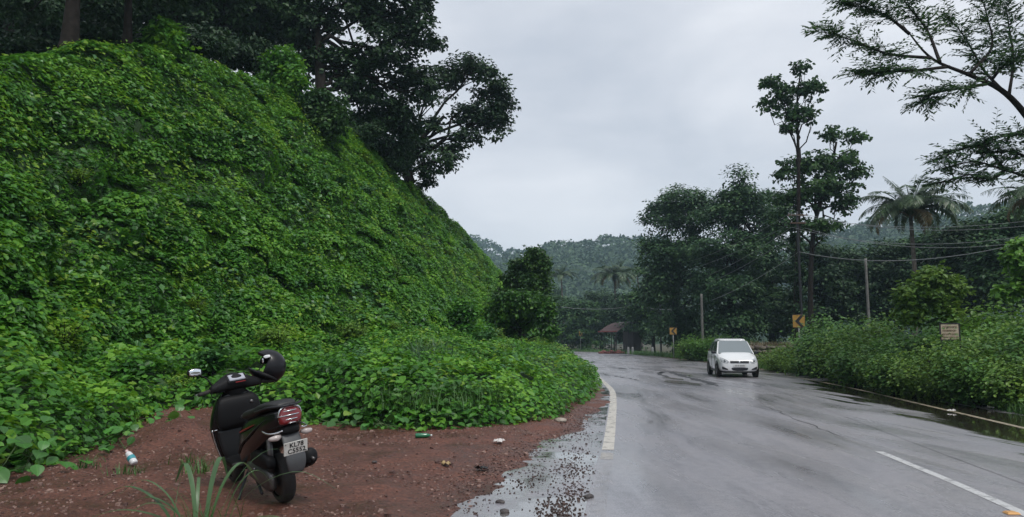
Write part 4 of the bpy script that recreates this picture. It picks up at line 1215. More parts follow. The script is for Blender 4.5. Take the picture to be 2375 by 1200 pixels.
rg = np.random.default_rng(31)
P = []
n = 19000
Y_ = 12 + 46 * rg.uniform(0, 1, n) ** 1.5
X_ = lx(LINE_R, Y_) + 1.1 + np.abs(rg.normal(0, 1.6, n))
k = fbm(np.stack([X_, Y_, 0 * X_], -1), 0.5, 2, 5) > 0.36
bf = Buf()
blades(bf, np.stack([X_, Y_, np.full(n, -.04)], -1)[k], 0.42, 0.018, 0.7, rg, 3)
tag(bf.build('grass', L_GRASS), 'rough grass growing along the right edge of the road', kind='stuff')
n = 9000
Y_ = 13 + 40 * rg.uniform(0, 1, n) ** 1.4
X_ = lx(LINE_R, Y_) + 1.25 + np.abs(rg.normal(0, 2.2, n))
h_ = 0.15 + 0.5 * fbm(np.stack([X_, Y_, 0 * X_], -1), .8, 2, 15) * rg.uniform(0.2, 1, n)
bf = Buf()
fc = norm(UP + rand_unit(n, rg) * .6); D = rand_unit(n, rg); D = norm(D - fc * (D * fc).sum(1, keepdims=True))
leaves(bf, np.stack([X_, Y_, h_], -1), D, fc, rg.uniform(.08, .17, n), OVATE)
tag(bf.build('weeds', L_SHRUB), 'low leafy weeds spreading under the verge shrubs', kind='stuff')
# weeds and grass at the far side of the bend
n = 9000
t = rg.uniform(.45, .93, n)
ci = (t * 199).astype(int)
off = 0.9 + np.abs(rg.normal(0, 1.8, n))
XY = LINE_R[ci] - nrb[ci] * off[:, None] + rg.normal(0, .25, (n, 2))
bf = Buf()
blades(bf, np.concatenate([XY, np.full((n, 1), -.04)], 1), 0.55, 0.03, 0.6, rg, 3)
tag(bf.build('grass', L_GRASS), 'grass fringe round the outside of the bend', kind='stuff')


# ------------------------------------------------------------------ built things: helpers
def box(sx, sy, sz, bev=0.0, seg=2, name='box'):
    bm = bmesh.new()
    bmesh.ops.create_cube(bm, size=1.0)
    bmesh.ops.scale(bm, vec=(sx, sy, sz), verts=bm.verts)
    if bev: bmesh.ops.bevel(bm, geom=bm.edges[:], offset=bev, segments=seg, affect='EDGES', clamp_overlap=True)
    me = bpy.data.meshes.new(name); bm.to_mesh(me); bm.free()
    return me


def part(name, me, m, parent, loc=(0, 0, 0), rot=(0, 0, 0), smooth=False, label=None):
    if smooth: me.polygons.foreach_set('use_smooth', np.full(len(me.polygons), True))
    o = link(name, me, m, parent)
    o.location = loc; o.rotation_euler = rot
    if label: o['label'] = label
    return o


def ring(c, hu, hv, p, n, ax):
    a = np.arange(n) * 2 * math.pi / n
    u = hu * np.sign(np.cos(a)) * np.abs(np.cos(a)) ** (2 / p); v = hv * np.sign(np.sin(a)) * np.abs(np.sin(a)) ** (2 / p)
    z = np.zeros(n)
    P = {'x': np.stack([z, u, v], 1), 'y': np.stack([u, z, v], 1), 'z': np.stack([u, v, z], 1)}[ax]
    return P + np.asarray(c)


def loft(secs, ax='x', n=24, name='loft', sub=4):
    """secs: (centre, half width, half height, squareness); smooth skin through the rings"""
    raw = np.array([list(s[0]) + [s[1], s[2], s[3]] for s in secs], float)
    fine = catmull(raw, (len(secs) - 1) * sub + 1)
    rings = [ring(f[:3], max(f[3], .002), max(f[4], .002), f[5], n, ax) for f in fine]
    V = np.concatenate(rings); m_ = len(rings)
    i = np.arange(m_ - 1)[:, None] * n + np.arange(n)[None, :]
    j = np.arange(m_ - 1)[:, None] * n + (np.arange(n)[None, :] + 1) % n
    bf = Buf()
    bf.add(np.concatenate([V, rings[0].mean(0)[None], rings[-1].mean(0)[None]]), np.stack([i, j, j + n, i + n], -1).reshape(-1, 4),
           [(m_ * n, (k + 1) % n, k) for k in range(n)] + [(m_ * n + 1, (m_ - 1) * n + k, (m_ - 1) * n + (k + 1) % n) for k in range(n)])
    me = bf.mesh(name, True)
    bm = bmesh.new(); bm.from_mesh(me); bmesh.ops.recalc_face_normals(bm, faces=bm.faces); bm.to_mesh(me); bm.free()
    return me


def tube_me(pts, rad, seg=8, name='tube', n=None):
    bf = Buf()
    c = catmull(pts, n or max(2, len(pts) * 5)) if len(pts) > 2 else np.asarray(pts, float)
    r = np.interp(np.linspace(0, 1, len(c)), np.linspace(0, 1, len(np.atleast_1d(rad))), np.atleast_1d(rad))
    tube(bf, c, r, seg)
    return bf.mesh(name, True)


def lathe(prof, n=32, name='lathe', ax='y'):
    """prof: (radius, axial)"""
    bf = Buf(); a = np.arange(n) * 2 * math.pi / n
    V = []
    for r, h in prof:
        c, s = r * np.cos(a), r * np.sin(a); hh = np.full(n, h)
        V.append(np.stack({'y': [c, hh, s], 'x': [hh, c, s], 'z': [c, s, hh]}[ax], 1))
    m_ = len(prof)
    i = np.arange(m_ - 1)[:, None] * n + np.arange(n)[None, :]
    j = np.arange(m_ - 1)[:, None] * n + (np.arange(n)[None, :] + 1) % n
    bf.add(np.concatenate(V), np.stack([i, j, j + n, i + n], -1).reshape(-1, 4))
    me = bf.mesh(name, True)
    bm = bmesh.new(); bm.from_mesh(me); bmesh.ops.recalc_face_normals(bm, faces=bm.faces); bm.to_mesh(me); bm.free()
    return me


def poly(pts, th, name='plate', bev=0.0):
    """flat outline (y, z) extruded along x by th"""
    bm = bmesh.new()
    f = bm.faces.new([bm.verts.new((0, y, z)) for y, z in pts])
    r = bmesh.ops.extrude_face_region(bm, geom=[f])
    bmesh.ops.translate(bm, vec=(th, 0, 0), verts=[v for v in r['geom'] if isinstance(v, bmesh.types.BMVert)])
    bmesh.ops.recalc_face_normals(bm, faces=bm.faces)
    if bev: bmesh.ops.bevel(bm, geom=bm.edges[:], offset=bev, segments=2, affect='EDGES', clamp_overlap=True)
    me = bpy.data.meshes.new(name); bm.to_mesh(me); bm.free()
    return me


def text_me(txt, size, name='lettering', bold=0.0):
    cu = bpy.data.curves.new(name, 'FONT'); cu.body = txt; cu.size = size; cu.align_x = 'CENTER'; cu.align_y = 'CENTER'
    cu.extrude = 0.0008; cu.offset = bold; cu.resolution_u = 3; cu.space_character = 1.05
    o = bpy.data.objects.new(name, cu); COL.objects.link(o)
    dg = bpy.context.evaluated_depsgraph_get()
    me = bpy.data.meshes.new_from_object(o.evaluated_get(dg))
    bpy.data.objects.remove(o); bpy.data.curves.remove(cu)
    me.name = name
    return me


CONC = mat('weathered_concrete', (0.09, 0.088, 0.084), 0.8, var=(0.16, 0.155, 0.145), vscale=5, bump=0.3)
RUST = mat('rusty_steel', (0.07, 0.045, 0.035), 0.7, 0.3, var=(0.14, 0.08, 0.055), vscale=12)
DKMETAL = mat('dark_steel', (0.025, 0.026, 0.03), 0.5, 0.5)
WIRE = mat('aluminium_cable', (0.30, 0.31, 0.32), 0.4, 0.6)
YEL = mat('sign_yellow', (0.38, 0.205, 0.03), 0.5, var=(0.27, 0.155, 0.035), vscale=4)
BLK = mat('sign_black', (0.015, 0.014, 0.015), 0.5)
GREYP = mat('grey_post_paint', (0.30, 0.31, 0.31), 0.6, var=(0.2, 0.2, 0.2), vscale=6)


# utility poles
def pole(label, x, Y, top_z, r=0.10, arm=True, pm=None):
    p = at(x, 800, Y)
    root = thing('utility_pole', label, 'pole', (p[0], Y, -0.04))
    part('shaft', tube_me([(0, 0, 0), (0, 0, top_z * .5), (0, 0, top_z)], [r * 1.25, r], 10), pm or CONC, root)
    if arm:
        for q, z in enumerate((top_z - .25, top_z - .75)):
            part('cross_arm', box(1.3 - .3 * q, .07, .07, .008), RUST, root, (0, -.11, z))
            for sx_ in (-.55 + .15 * q, .55 - .15 * q):
                part('insulator', lathe([(0.0, 0), (.03, .0), (.035, .05), (.02, .07), (.03, .1), (.0, .12)], 10, ax='z'), GREYP, root, (sx_, -.11, z + .035))
    return root


pole('plain concrete pole rising out of the shrubs below the coconut palm', 2018, 43, 6.4, .075, False)
pole('utility pole with cross arms beside the tall slender trunk', 1862, 45.2, 9.6, .07, True, DKMETAL)
pole('thin concrete pole in front of the creeper draped trees', 1630, 59, 5.3, .09, False)
pole('dark thin pole left of the creeper draped trees', 1533, 80, 7.4, .08, False, DKMETAL)


def wire(a, b_, sag, lab, r=0.012):
    a, b_ = np.asarray(a, float), np.asarray(b_, float)
    t = np.linspace(0, 1, 24)[:, None]
    p = a * (1 - t) + b_ * t
    p[:, 2] -= (4 * sag * t * (1 - t))[:, 0]
    bf = Buf(); tube(bf, p - a, r, 4)
    o = bf.build('overhead_wire', WIRE); o.location = a
    return tag(o, lab, 'cable', None)


hub = at(1862, 800, 45.2)
for k, (z, xr, yr, dx, sg) in enumerate([(9.4, 2480, 500, -.5, .7), (9.35, 2480, 512, .5, .7), (8.55, 2480, 530, -.4, .9), (8.5, 2480, 545, .4, .9), (7.0, 2460, 540, 0, .9)]):
    wire((hub[0] + dx, 45.1, z), at(xr, yr, 34), sg, ['uppermost overhead wire running right from the cross armed pole', 'second overhead wire down, running right from the cross armed pole', 'third overhead wire down, running right from the cross armed pole',
                                                     'fourth overhead wire down, running right from the cross armed pole', 'thick lowest cable running right from the cross armed pole'][k], 0.012 if k < 4 else .022)
    wire((hub[0] + dx, 45.3, z), at(1500 - 20 * (k % 2), 618 + 24 * k, 85), 1.0 + .1 * k, ['uppermost overhead wire crossing the creeper draped trees', 'second overhead wire down, crossing the creeper draped trees', 'third overhead wire down, crossing the creeper draped trees',
                                                                       'fourth overhead wire down, crossing the creeper draped trees', 'thick lowest cable crossing the creeper draped trees'][k], .012 if k < 4 else .02)
wire(at(1300, 712, 100), at(1500, 705, 100), .5, 'slack wire hanging over the far bend near the shelter', .02)


# chevron boards
def chevron(label, x, Y, zc, w, h, rz, post=True):
    p = at(x, 800, Y)
    root = thing('chevron_sign', label, 'road sign', (p[0], Y, -0.04), rz)
    # local: face towards -y
    part('post', tube_me([(0, .05, 0), (0, .05, zc + h * .3)], [.035, .035], 10), GREYP, root)
    part('board', box(w, .02, h, .006), YEL, root, (0, 0, zc))
    hw, hh = w / 2, h / 2
    ch = [(hw * .02 + hw * .30, hh * .94), (-hw * .62, 0), (hw * .32, -hh * .94), (hw * .86, -hh * .94), (hw * .02, 0), (hw * .86, hh * .94)]
    part('chevron', poly([(a, b_) for a, b_ in ch], .006), BLK, root, (0, -.0115, zc), (0, 0, R(-90)))
    fr = Buf()
    for a, b_, c, d in ((-hw, -hh, hw, -hh), (-hw, hh, hw, hh), (-hw, -hh, -hw, hh), (hw, -hh, hw, hh)):
        tube(fr, [(a, 0, b_), (c, 0, d)], .014, 6)
    fr.build('frame', BLK, root, True).location = (0, 0, zc)
    return root


chevron('yellow and black chevron sign beside the tall slender trunk', 1855, 36, 2.53, .56, .62, R(-16))
chevron('yellow and black chevron sign in front of the draped domed tree', 1562, 64, 2.4, .6, .6, R(-8))
chevron('distant yellow and black chevron sign left of the bus shelter', 1347, 112, 2.6, .5, .66, R(5))

# notice board
p = at(2205, 800, 20.5)
NB = thing('notice_board', 'dirty cream notice board in a black frame among the shrubs', 'notice board', (p[0], 20.5, -0.04), R(-28))
CREAM = mat('stained_cream_paint', (0.36, 0.28, 0.19), 0.7, var=(0.52, 0.43, 0.32), vscale=7)
BRN = mat('brown_lettering', (0.13, 0.08, 0.04), 0.7)
part('panel', box(.42, .02, .42), CREAM, NB, (0, 0, 1.83))
for sx_ in (-1, 1):
    part('post', box(.04, .04, 2.07, .004), BLK, NB, (sx_ * .23, .012, 1.035))
    part('frame_rail', box(.42, .035, .035, .004), BLK, NB, (0, 0, 1.83 + sx_ * .2275))
rr_ = random.Random(5)
lt = Buf()
for row, z in enumerate((1.96, 1.86, 1.76, 1.68)):
    x = -.17
    while x < .15:
        w = rr_.uniform(.022, .04); hgt = .05 if row < 3 else .035
        a = np.linspace(rr_.uniform(-.6, .4), rr_.uniform(4.2, 5.8), 9)
        c = np.stack([x + w * .5 + w * .5 * np.cos(a), 0 * a - .0135, z + hgt * .45 * np.sin(a)], 1)
        tube(lt, c, .0045, 4)
        if rr_.random() < .4: tube(lt, [(x + w, -.0135, z - hgt * .5), (x + w, -.0135, z + hgt * .5)], .0045, 4)
        x += w + .012
lt.build('lettering', BRN, NB)

# bus shelter on the outside of the bend
sp = at(1442, 800, 92)
SHX = thing('bus_shelter', 'open bus shelter with a curved red sheet roof at the bend', 'bus shelter', (sp[0], 92, -0.04), R(35))
ROOFR = mat('red_roof_sheet', (0.06, 0.024, 0.022), 0.55, var=(0.04, 0.02, 0.02), vscale=3)
nrib, arc = 26, []
for k in range(14):
    t = k / 13
    arc.append((-2.35 + 3.5 * t, 2.62 + 1.25 * math.sin(t * math.pi * .52)))
bf = Buf(); V = []
ysr = np.linspace(-1.7, 1.7, nrib * 4)
for x_, z_ in arc:
    V.append(np.stack([np.full_like(ysr, x_), ysr, z_ + .022 * np.sin(ysr * 2 * math.pi / .17)], 1))
nn_ = len(ysr)
i = np.arange(13)[:, None] * nn_ + np.arange(nn_ - 1)[None, :]
bf.add(np.concatenate(V), np.stack([i, i + 1, i + nn_ + 1, i + nn_], -1))
bf.build('roof_sheet', ROOFR, SHX, True)
part('fascia', box(.05, 3.42, .16, .01), mat('red_fascia', (0.16, 0.035, 0.03), .5), SHX, (-2.38, 0, 2.68))
part('roof_cap', box(.95, 3.4, .05, .01), mat('pale_sheet', (0.28, 0.28, 0.3), .5), SHX, (1.66, 0, 3.90))
for x_ in (-.3, .6, 1.8):
    for y_ in (-1.55, 1.55):
        part('post', tube_me([(x_, y_, 0), (x_, y_, 3.4 if x_ < 1 else 3.85)], [.05, .05], 8), DKMETAL if x_ < 1 else CONC, SHX)
for y_ in (-1.55, 1.55):
    part('rafter', tube_me([(a, y_, b_ - .05) for a, b_ in arc[::3]], [.035, .035], 6), DKMETAL, SHX)
part('back_wall', box(.12, 3.0, 2.7), mat('dark_shelter_wall', (0.05, 0.045, 0.045), .8), SHX, (1.7, 0, 1.35))
part('side_panel', box(1.1, .06, 2.2), mat('dark_shelter_wall', (0.05, 0.045, 0.045), .8), SHX, (1.1, -1.5, 1.4))
part('bench', box(.45, 2.8, .08, .01), CONC, SHX, (1.3, 0, .48))
part('lamp', lathe([(0, 0), (.16, .02), (.2, .14), (.12, .26), (0, .3)], 14, ax='z'), mat('white_globe', (.7, .72, .72), .3), SHX, (1.8, -1.55, 4.15))
part('lamp_stem', tube_me([(1.8, -1.55, 3.85), (1.8, -1.55, 4.18)], [.03, .03], 6), DKMETAL, SHX)
rp = at(1425, 800, 88)
RL = thing('railing', 'short black railing with upright bars before the bus shelter', 'railing', (rp[0], 86, -0.04), R(-4))
for k in range(11): part('bar', tube_me([(-1.25 + .25 * k, 0, 0), (-1.25 + .25 * k, 0, 1.05)], [.022, .022], 6), DKMETAL, RL)
for z in (.32, 1.05): part('rail', tube_me([(-1.3, 0, z), (1.3, 0, z)], [.025, .025], 6), DKMETAL, RL)
HP = thing('laterite_heap', 'low heap of raw red laterite lumps behind the railing', 'heap', (rp[0] - .5, 87, -0.04))
for k in range(9):
    o = link('lump', stone_mesh('lump', .42, 300 + k, mat('raw_laterite', (0.16, 0.045, 0.036), .85, var=(0.10, 0.036, 0.032))), None, HP)
    o.location = (-1.2 + .3 * k, rr_.uniform(-.3, .3), .14 + .1 * (k % 3 == 1)); o.rotation_euler = (0, 0, k)
# guard stones by the shelter
for k, x in enumerate((1457, 1467, 1513)):
    p = at(x, 800, 84)
    o = link('guard_stone', loft([((0, 0, 0), .14, .14, 4), ((0, 0, .5), .13, .13, 4), ((0, 0, .78), .11, .11, 3), ((0, 0, .85), .05, .05, 2)], 'z', 12, 'guard_stone'), GREYP)
    o.location = (p[0], 84, -0.04)
    tag(o, ['whitewashed guard stone nearest the black railing', 'whitewashed guard stone second from the black railing', 'lone whitewashed guard stone between shelter and middle chevron sign'][k], 'bollard', 'guard stones by the shelter')

# old dry stone wall behind the car
wp = at(1795, 800, 44)
WL = thing('stone_wall', 'old rough stone wall topped with dry grass behind the car', 'wall', (wp[0] - .3, 43.5, -0.04), R(12))
LAT = [mat('wall_stone_a', (0.10, 0.085, 0.07), .85, var=(0.17, 0.14, 0.11), vscale=5), mat('wall_stone_b', (0.075, 0.06, 0.055), .85, var=(0.13, 0.10, 0.085), vscale=5)]
sm = [stone_mesh('stone', .24, 400 + k, LAT[k % 2]) for k in range(6)]
part('core', box(2.9, .5, 1.15, .05), LAT[1], WL, (0, .2, .62))
for row in range(5):
    for k in range(9):
        o = link('stone', sm[(row * 3 + k) % 6], None, WL)
        o.location = (-1.45 + .36 * k + .16 * (row % 2), -.08 + rr_.uniform(-.05, .05), .14 + row * .26)
        o.rotation_euler = (rr_.uniform(-.2, .2), rr_.uniform(-.2, .2), rr_.uniform(0, 3))
bf = Buf()
blades(bf, np.stack([rg.uniform(-1.5, 1.5, 500), rg.uniform(-.2, .5, 500), np.full(500, 1.25)], 1), .4, .02, .9, rg)
bf.build('dry_grass', leafmat('dry_grass_blade', (.10, .085, .045), (.17, .14, .08), (.26, .22, .14), 1, .6, .2), WL)


# ------------------------------------------------------------------ scooter (local: +x forward, +y left, origin under the rear axle)
SB = mat('black_scooter_paint', (0.004, 0.004, 0.005), 0.25, spec=0.35, coat=0.25, coatr=0.08)
SPL = mat('black_textured_plastic', (0.006, 0.006, 0.007), 0.6, spec=0.25, bump=0.1, bscale=200)
SGR = mat('dark_grey_plastic', (0.018, 0.019, 0.021), 0.5, spec=0.3)
SEATM = mat('black_seat_vinyl', (0.010, 0.010, 0.011), 0.5, bump=0.15, bscale=120)
RUB = mat('tyre_rubber', (0.012, 0.012, 0.012), 0.8, var=(0.03, 0.024, 0.02), vscale=8, bump=0.3, bscale=60)
CHR = mat('bright_trim', (0.62, 0.63, 0.65), 0.22, 0.9)
ALU = mat('cast_aluminium', (0.18, 0.18, 0.19), 0.45, 0.8, var=(0.10, 0.09, 0.08), vscale=9)
LENSR = mat('red_lens', (0.16, 0.008, 0.012), 0.15, coat=0.6)
LENSC = mat('clear_lens', (0.42, 0.36, 0.34), 0.18, coat=0.5)
PLATEW = mat('plate_white', (0.66, 0.66, 0.62), 0.4, var=(0.52, 0.51, 0.48), vscale=14)
INK = mat('plate_ink', (0.012, 0.012, 0.012), 0.5)
LCD = mat('instrument_glass', (0.36, 0.37, 0.42), 0.12, coat=0.5)
MIRR = mat('mirror_glass', (0.85, 0.87, 0.9), 0.03, 1.0)
REDT = mat('red_decal', (0.28, 0.015, 0.018), 0.35)

SC_LOC = (-2.06, 6.84)
SCT = thing('scooter', 'black scooter parked on its side stand on the red soil', 'scooter', (SC_LOC[0], SC_LOC[1], dz1(*SC_LOC) + 0.002))
SCT.rotation_euler = (R(-9), 0, R(129.5))


def wheel(parent, x, r, w, name='wheel'):
    hub_ = part(name, lathe([(.03, -w * .42), (.05, -w * .45), (r * .55, -w * .25), (r * .66, -w * .38), (r * .70, -w * .3), (r * .70, w * .3), (r * .66, w * .38), (r * .55, w * .25), (.05, w * .45), (.03, w * .42)], 32), ALU, parent, (x, 0, r))
    pr = []
    for k in range(17):
        a = -math.pi * .5 + math.pi * k / 16
        pr.append((r * .70 + (r * .30) * max(math.cos(a), 0) ** .55, w * .5 * math.sin(a)))
    part('tyre', lathe(pr, 40), RUB, hub_)
    tr = Buf()
    for k in range(36):
        a = k * 2 * math.pi / 36
        c, s = math.cos(a), math.sin(a)
        rr2 = r * .985
        for sg in (-1, 1):
            V = []
            for yy, da in ((.004, 0), (w * .36, .09)):
                rad_ = rr2 if yy < .02 else r * .945
                for e in (-.016, .016):
                    V.append((rad_ * 1.012 * math.cos(a + da + e), sg * yy, rad_ * 1.012 * math.sin(a + da + e)))
            tr.add(V, [(0, 1, 3, 2)])
    tr.build('tread', RUB, hub_)
    return hub_


wheel(SCT, 0.0, .222, .115)
wheel(SCT, 1.26, .225, .10)
# rear bodywork
part('rear_cowl', loft([((-.37, 0, .80), .07, .045, 2.6), ((-.31, 0, .785), .125, .09, 2.8), ((-.15, 0, .735), .165, .13, 3), ((.08, 0, .655), .18, .17, 3.2), ((.32, 0, .56), .185, .215, 3.2), ((.50, 0, .48), .17, .22, 3.2), ((.60, 0, .43), .15, .17, 3), ((.63, 0, .42), .11, .12, 3)], 'x', 28), SB, SCT)
part('seat', loft([((-.30, 0, .905), .07, .02, 2.4), ((-.22, 0, .905), .12, .042, 2.6), ((-.02, 0, .875), .15, .05, 2.8), ((.16, 0, .825), .155, .055, 2.8), ((.36, 0, .79), .145, .05, 2.6), ((.52, 0, .765), .11, .045, 2.5), ((.60, 0, .745), .06, .03, 2.4)], 'x', 24), SEATM, SCT)
for sg in (1, -1):
    part('side_decal', tube_me([(.40, sg * .19, .64), (.28, sg * .193, .672), (.12, sg * .19, .715), (.02, sg * .183, .745)], [.006, .009, .006, .002], 6), REDT, SCT)
    part('side_groove', tube_me([(.56, sg * .168, .42), (.40, sg * .192, .52), (.18, sg * .192, .62), (-.02, sg * .178, .72), (-.2, sg * .15, .80)], [.006, .009, .009, .008, .006], 6), SGR, SCT)
    part('grab_rail', tube_me([(.06, sg * .15, .845), (-.1, sg * .168, .872), (-.26, sg * .15, .905), (-.37, sg * .07, .91), (-.385, 0, .912)], [.010, .011, .011, .010, .010], 8), DKMETAL, SCT)
    part('tail_guard', tube_me([(-.16, sg * .185, .70), (-.27, sg * .175, .685), (-.34, sg * .13, .69), (-.375, sg * .085, .705)], [.007, .008, .008, .006], 8), CHR, SCT)
    part('turn_signal', loft([((-.335, sg * .09, .655), .012, .014, 2), ((-.345, sg * .13, .65), .028, .026, 2.4), ((-.335, sg * .185, .648), .022, .018, 2), ((-.32, sg * .20, .648), .006, .006, 2)], 'y', 14), LENSC, SCT)
part('tail_trim', tube_me([(-.36, .105, .83), (-.365, .085, .88), (-.355, .03, .905), (-.355, -.03, .905), (-.365, -.085, .88), (-.36, -.105, .83)], [.007, .008], 8), CHR, SCT)
TL = part('tail_light', loft([((-.33, 0, .745), .07, .02, 2.6), ((-.34, 0, .765), .095, .05, 2.8), ((-.35, 0, .82), .105, .045, 2.8), ((-.345, 0, .87), .085, .035, 2.6), ((-.335, 0, .895), .05, .02, 2.4)], 'z', 22), LENSR, SCT)
TL.data.transform(Matrix.Translation((-.345, 0, .82)) @ Matrix(((0, 1, 0, 0), (1, 0, 0, 0), (0, 0, 1, 0), (0, 0, 0, 1))) @ Matrix.Translation((.345, 0, -.82)))
for q, (z, hw, x) in enumerate(((.862, .088, -.386), (.826, .10, -.396), (.790, .095, -.397), (.758, .075, -.392))):
    part('lens_rib', tube_me([(x + .05, hw + .008, z - .004), (x + .018, hw * .75, z), (x - .004, 0, z + .004), (x + .018, -hw * .75, z), (x + .05, -hw - .008, z - .004)], [.0045, .0045], 6), CHR, SCT)
part('tail_underside', loft([((-.36, 0, .70), .06, .03, 3), ((-.30, 0, .685), .10, .045, 3), ((-.15, 0, .64), .12, .06, 3), ((.05, 0, .56), .12, .08, 3)], 'x', 20), SPL, SCT)
part('rear_fender', loft([((-.30, 0, .665), .02, .085, 3), ((-.345, 0, .58), .018, .085, 3), ((-.375, 0, .50), .016, .09, 3), ((-.385, 0, .42), .016, .088, 3), ((-.375, 0, .345), .014, .07, 3), ((-.365, 0, .315), .01, .045, 2.6)], 'z', 20), mat('fender_grey', (0.06, 0.062, 0.066), 0.45), SCT)
PL = part('number_plate', box(.008, .215, .118, .003), PLATEW, SCT, (-.405, 0, .545), (0, R(-14), 0))
MT = Matrix(((0, 0, -1), (-1, 0, 0), (0, 1, 0)))
for txt, z in (('KL78', .027), ('C5552', -.027)):
    t_ = part('lettering', text_me(txt, .058, bold=.0012), INK, PL, (-.0052, -.006, z))
    t_.rotation_euler = MT.to_euler()
for sg in (1, -1):
    part('plate_bolt', lathe([(0, -.004), (.005, -.004), (.005, .002), (0, .002)], 8, ax='x'), ALU, PL, (-.005, sg * .092, .045 * sg))
# engine, transmission case, muffler, stands
part('transmission_case', loft([((-.08, .105, .225), .03, .07, 2.6), ((0, .11, .23), .045, .10, 2.8), ((.22, .115, .27), .05, .085, 3), ((.40, .11, .30), .045, .095, 2.8), ((.47, .105, .30), .03, .07, 2.6)], 'x', 20), ALU, SCT)
part('engine', loft([((.22, -.02, .34), .10, .08, 3), ((.36, -.02, .34), .12, .11, 3), ((.50, -.02, .33), .11, .10, 3), ((.58, -.02, .33), .07, .07, 3)], 'x', 16), SPL, SCT)
part('air_box', loft([((-.12, .12, .40), .04, .05, 3), ((.02, .125, .42), .055, .075, 3), ((.24, .12, .42), .05, .07, 3), ((.30, .115, .41), .03, .04, 3)], 'x', 16), SPL, SCT)
MU = part('muffler', loft([((.32, -.15, .27), .025, .025, 2), ((.26, -.16, .28), .05, .05, 2), ((.16, -.175, .30), .072, .08, 2.2), ((-.14, -.185, .37), .075, .085, 2.2), ((-.26, -.185, .40), .066, .074, 2.2), ((-.29, -.185, .405), .035, .04, 2)], 'x', 24), SPL, SCT)
part('heat_shield', loft([((.08, -.197, .335), .06, .07, 2.4), ((-.05, -.205, .365), .062, .075, 2.4), ((-.20, -.205, .40), .056, .068, 2.4)], 'x', 20), SGR, MU)
part('tail_pipe', tube_me([(-.27, -.185, .40), (-.325, -.185, .385)], [.014, .014], 10), ALU, MU)
part('shock_absorber', tube_me([(-.02, .09, .26), (-.10, .11, .62)], [.026, .026], 12), ALU, SCT)
part('side_stand', tube_me([(.52, .10, .26), (.50, .19, .12), (.47, .245, .012)], [.012, .012], 8), DKMETAL, SCT)
part('centre_stand', tube_me([(.30, .12, .20), (.14, .15, .13), (.06, .17, .12)], [.014, .014], 8), DKMETAL, SCT)
part('kick_lever', tube_me([(.30, .165, .29), (.16, .175, .33), (.10, .20, .34)], [.010, .010], 8), ALU, SCT)
part('pillion_footrest', box(.10, .09, .025, .008), ALU, SCT, (.50, .20, .335), (0, 0, .2))
# floor, leg shield, front apron
part('floorboard', loft([((.56, 0, .30), .15, .05, 4), ((.66, 0, .285), .17, .04, 4), ((.92, 0, .285), .17, .04, 4), ((1.02, 0, .31), .165, .05, 4)], 'x', 24), SPL, SCT)
part('front_apron', loft([((1.02, 0, .22), .05, .12, 2.6), ((1.04, 0, .30), .075, .185, 2.8), ((1.05, 0, .45), .085, .225, 3), ((1.06, 0, .60), .09, .25, 3), ((1.05, 0, .72), .095, .235, 3), ((1.03, 0, .84), .09, .20, 3), ((1.0, 0, .93), .075, .15, 2.8), ((.99, 0, .97), .04, .10, 2.6)], 'z', 32), SB, SCT)
part('glove_box', loft([((.955, 0, .60), .03, .18, 4), ((.94, 0, .66), .05, .215, 5), ((.93, 0, .80), .055, .215, 5), ((.935, 0, .89), .05, .19, 5), ((.95, 0, .93), .03, .15, 4)], 'z', 28), SPL, SCT)
part('inner_shield', loft([((1.0, 0, .30), .03, .15, 4), ((.985, 0, .38), .035, .18, 4), ((.975, 0, .5), .035, .205, 4), ((.965, 0, .60), .03, .215, 4)], 'z', 24), SGR, SCT)
part('key_socket', lathe([(0, 0), (.016, 0), (.018, .008), (0, .01)], 14, ax='x'), ALU, SCT, (.868, -.12, .84))
part('bag_hook', tube_me([(.89, 0, .70), (.86, 0, .70), (.85, 0, .725)], [.006, .006], 6), ALU, SCT)
for sg in (1, -1):
    part('shield_trim', tube_me([(1.01, sg * .252, .615), (1.015, sg * .236, .50), (1.01, sg * .205, .36), (1.0, sg * .175, .28)], [.006, .007, .006, .004], 8), CHR, SCT)
    part('shield_badge', tube_me([(1.005, sg * .246, .605), (.975, sg * .205, .615)], [.007, .006], 6), CHR, SCT)
part('front_mudguard', loft([((1.02, 0, .30), .06, .03, 3), ((1.10, 0, .42), .065, .04, 3), ((1.24, 0, .475), .065, .03, 3), ((1.38, 0, .43), .06, .03, 3), ((1.44, 0, .36), .045, .02, 3)], 'x', 16), SB, SCT)
for sg in (1, -1): part('fork_leg', tube_me([(1.26, sg * .075, .225), (1.15, sg * .075, .50)], [.02, .022], 10), ALU, SCT)
part('front_nose', loft([((1.10, 0, .50), .12, .06, 2.6), ((1.16, 0, .58), .15, .13, 2.6), ((1.12, 0, .78), .14, .12, 2.6), ((1.06, 0, .9), .08, .05, 2.6)], 'z', 20), SB, SCT)
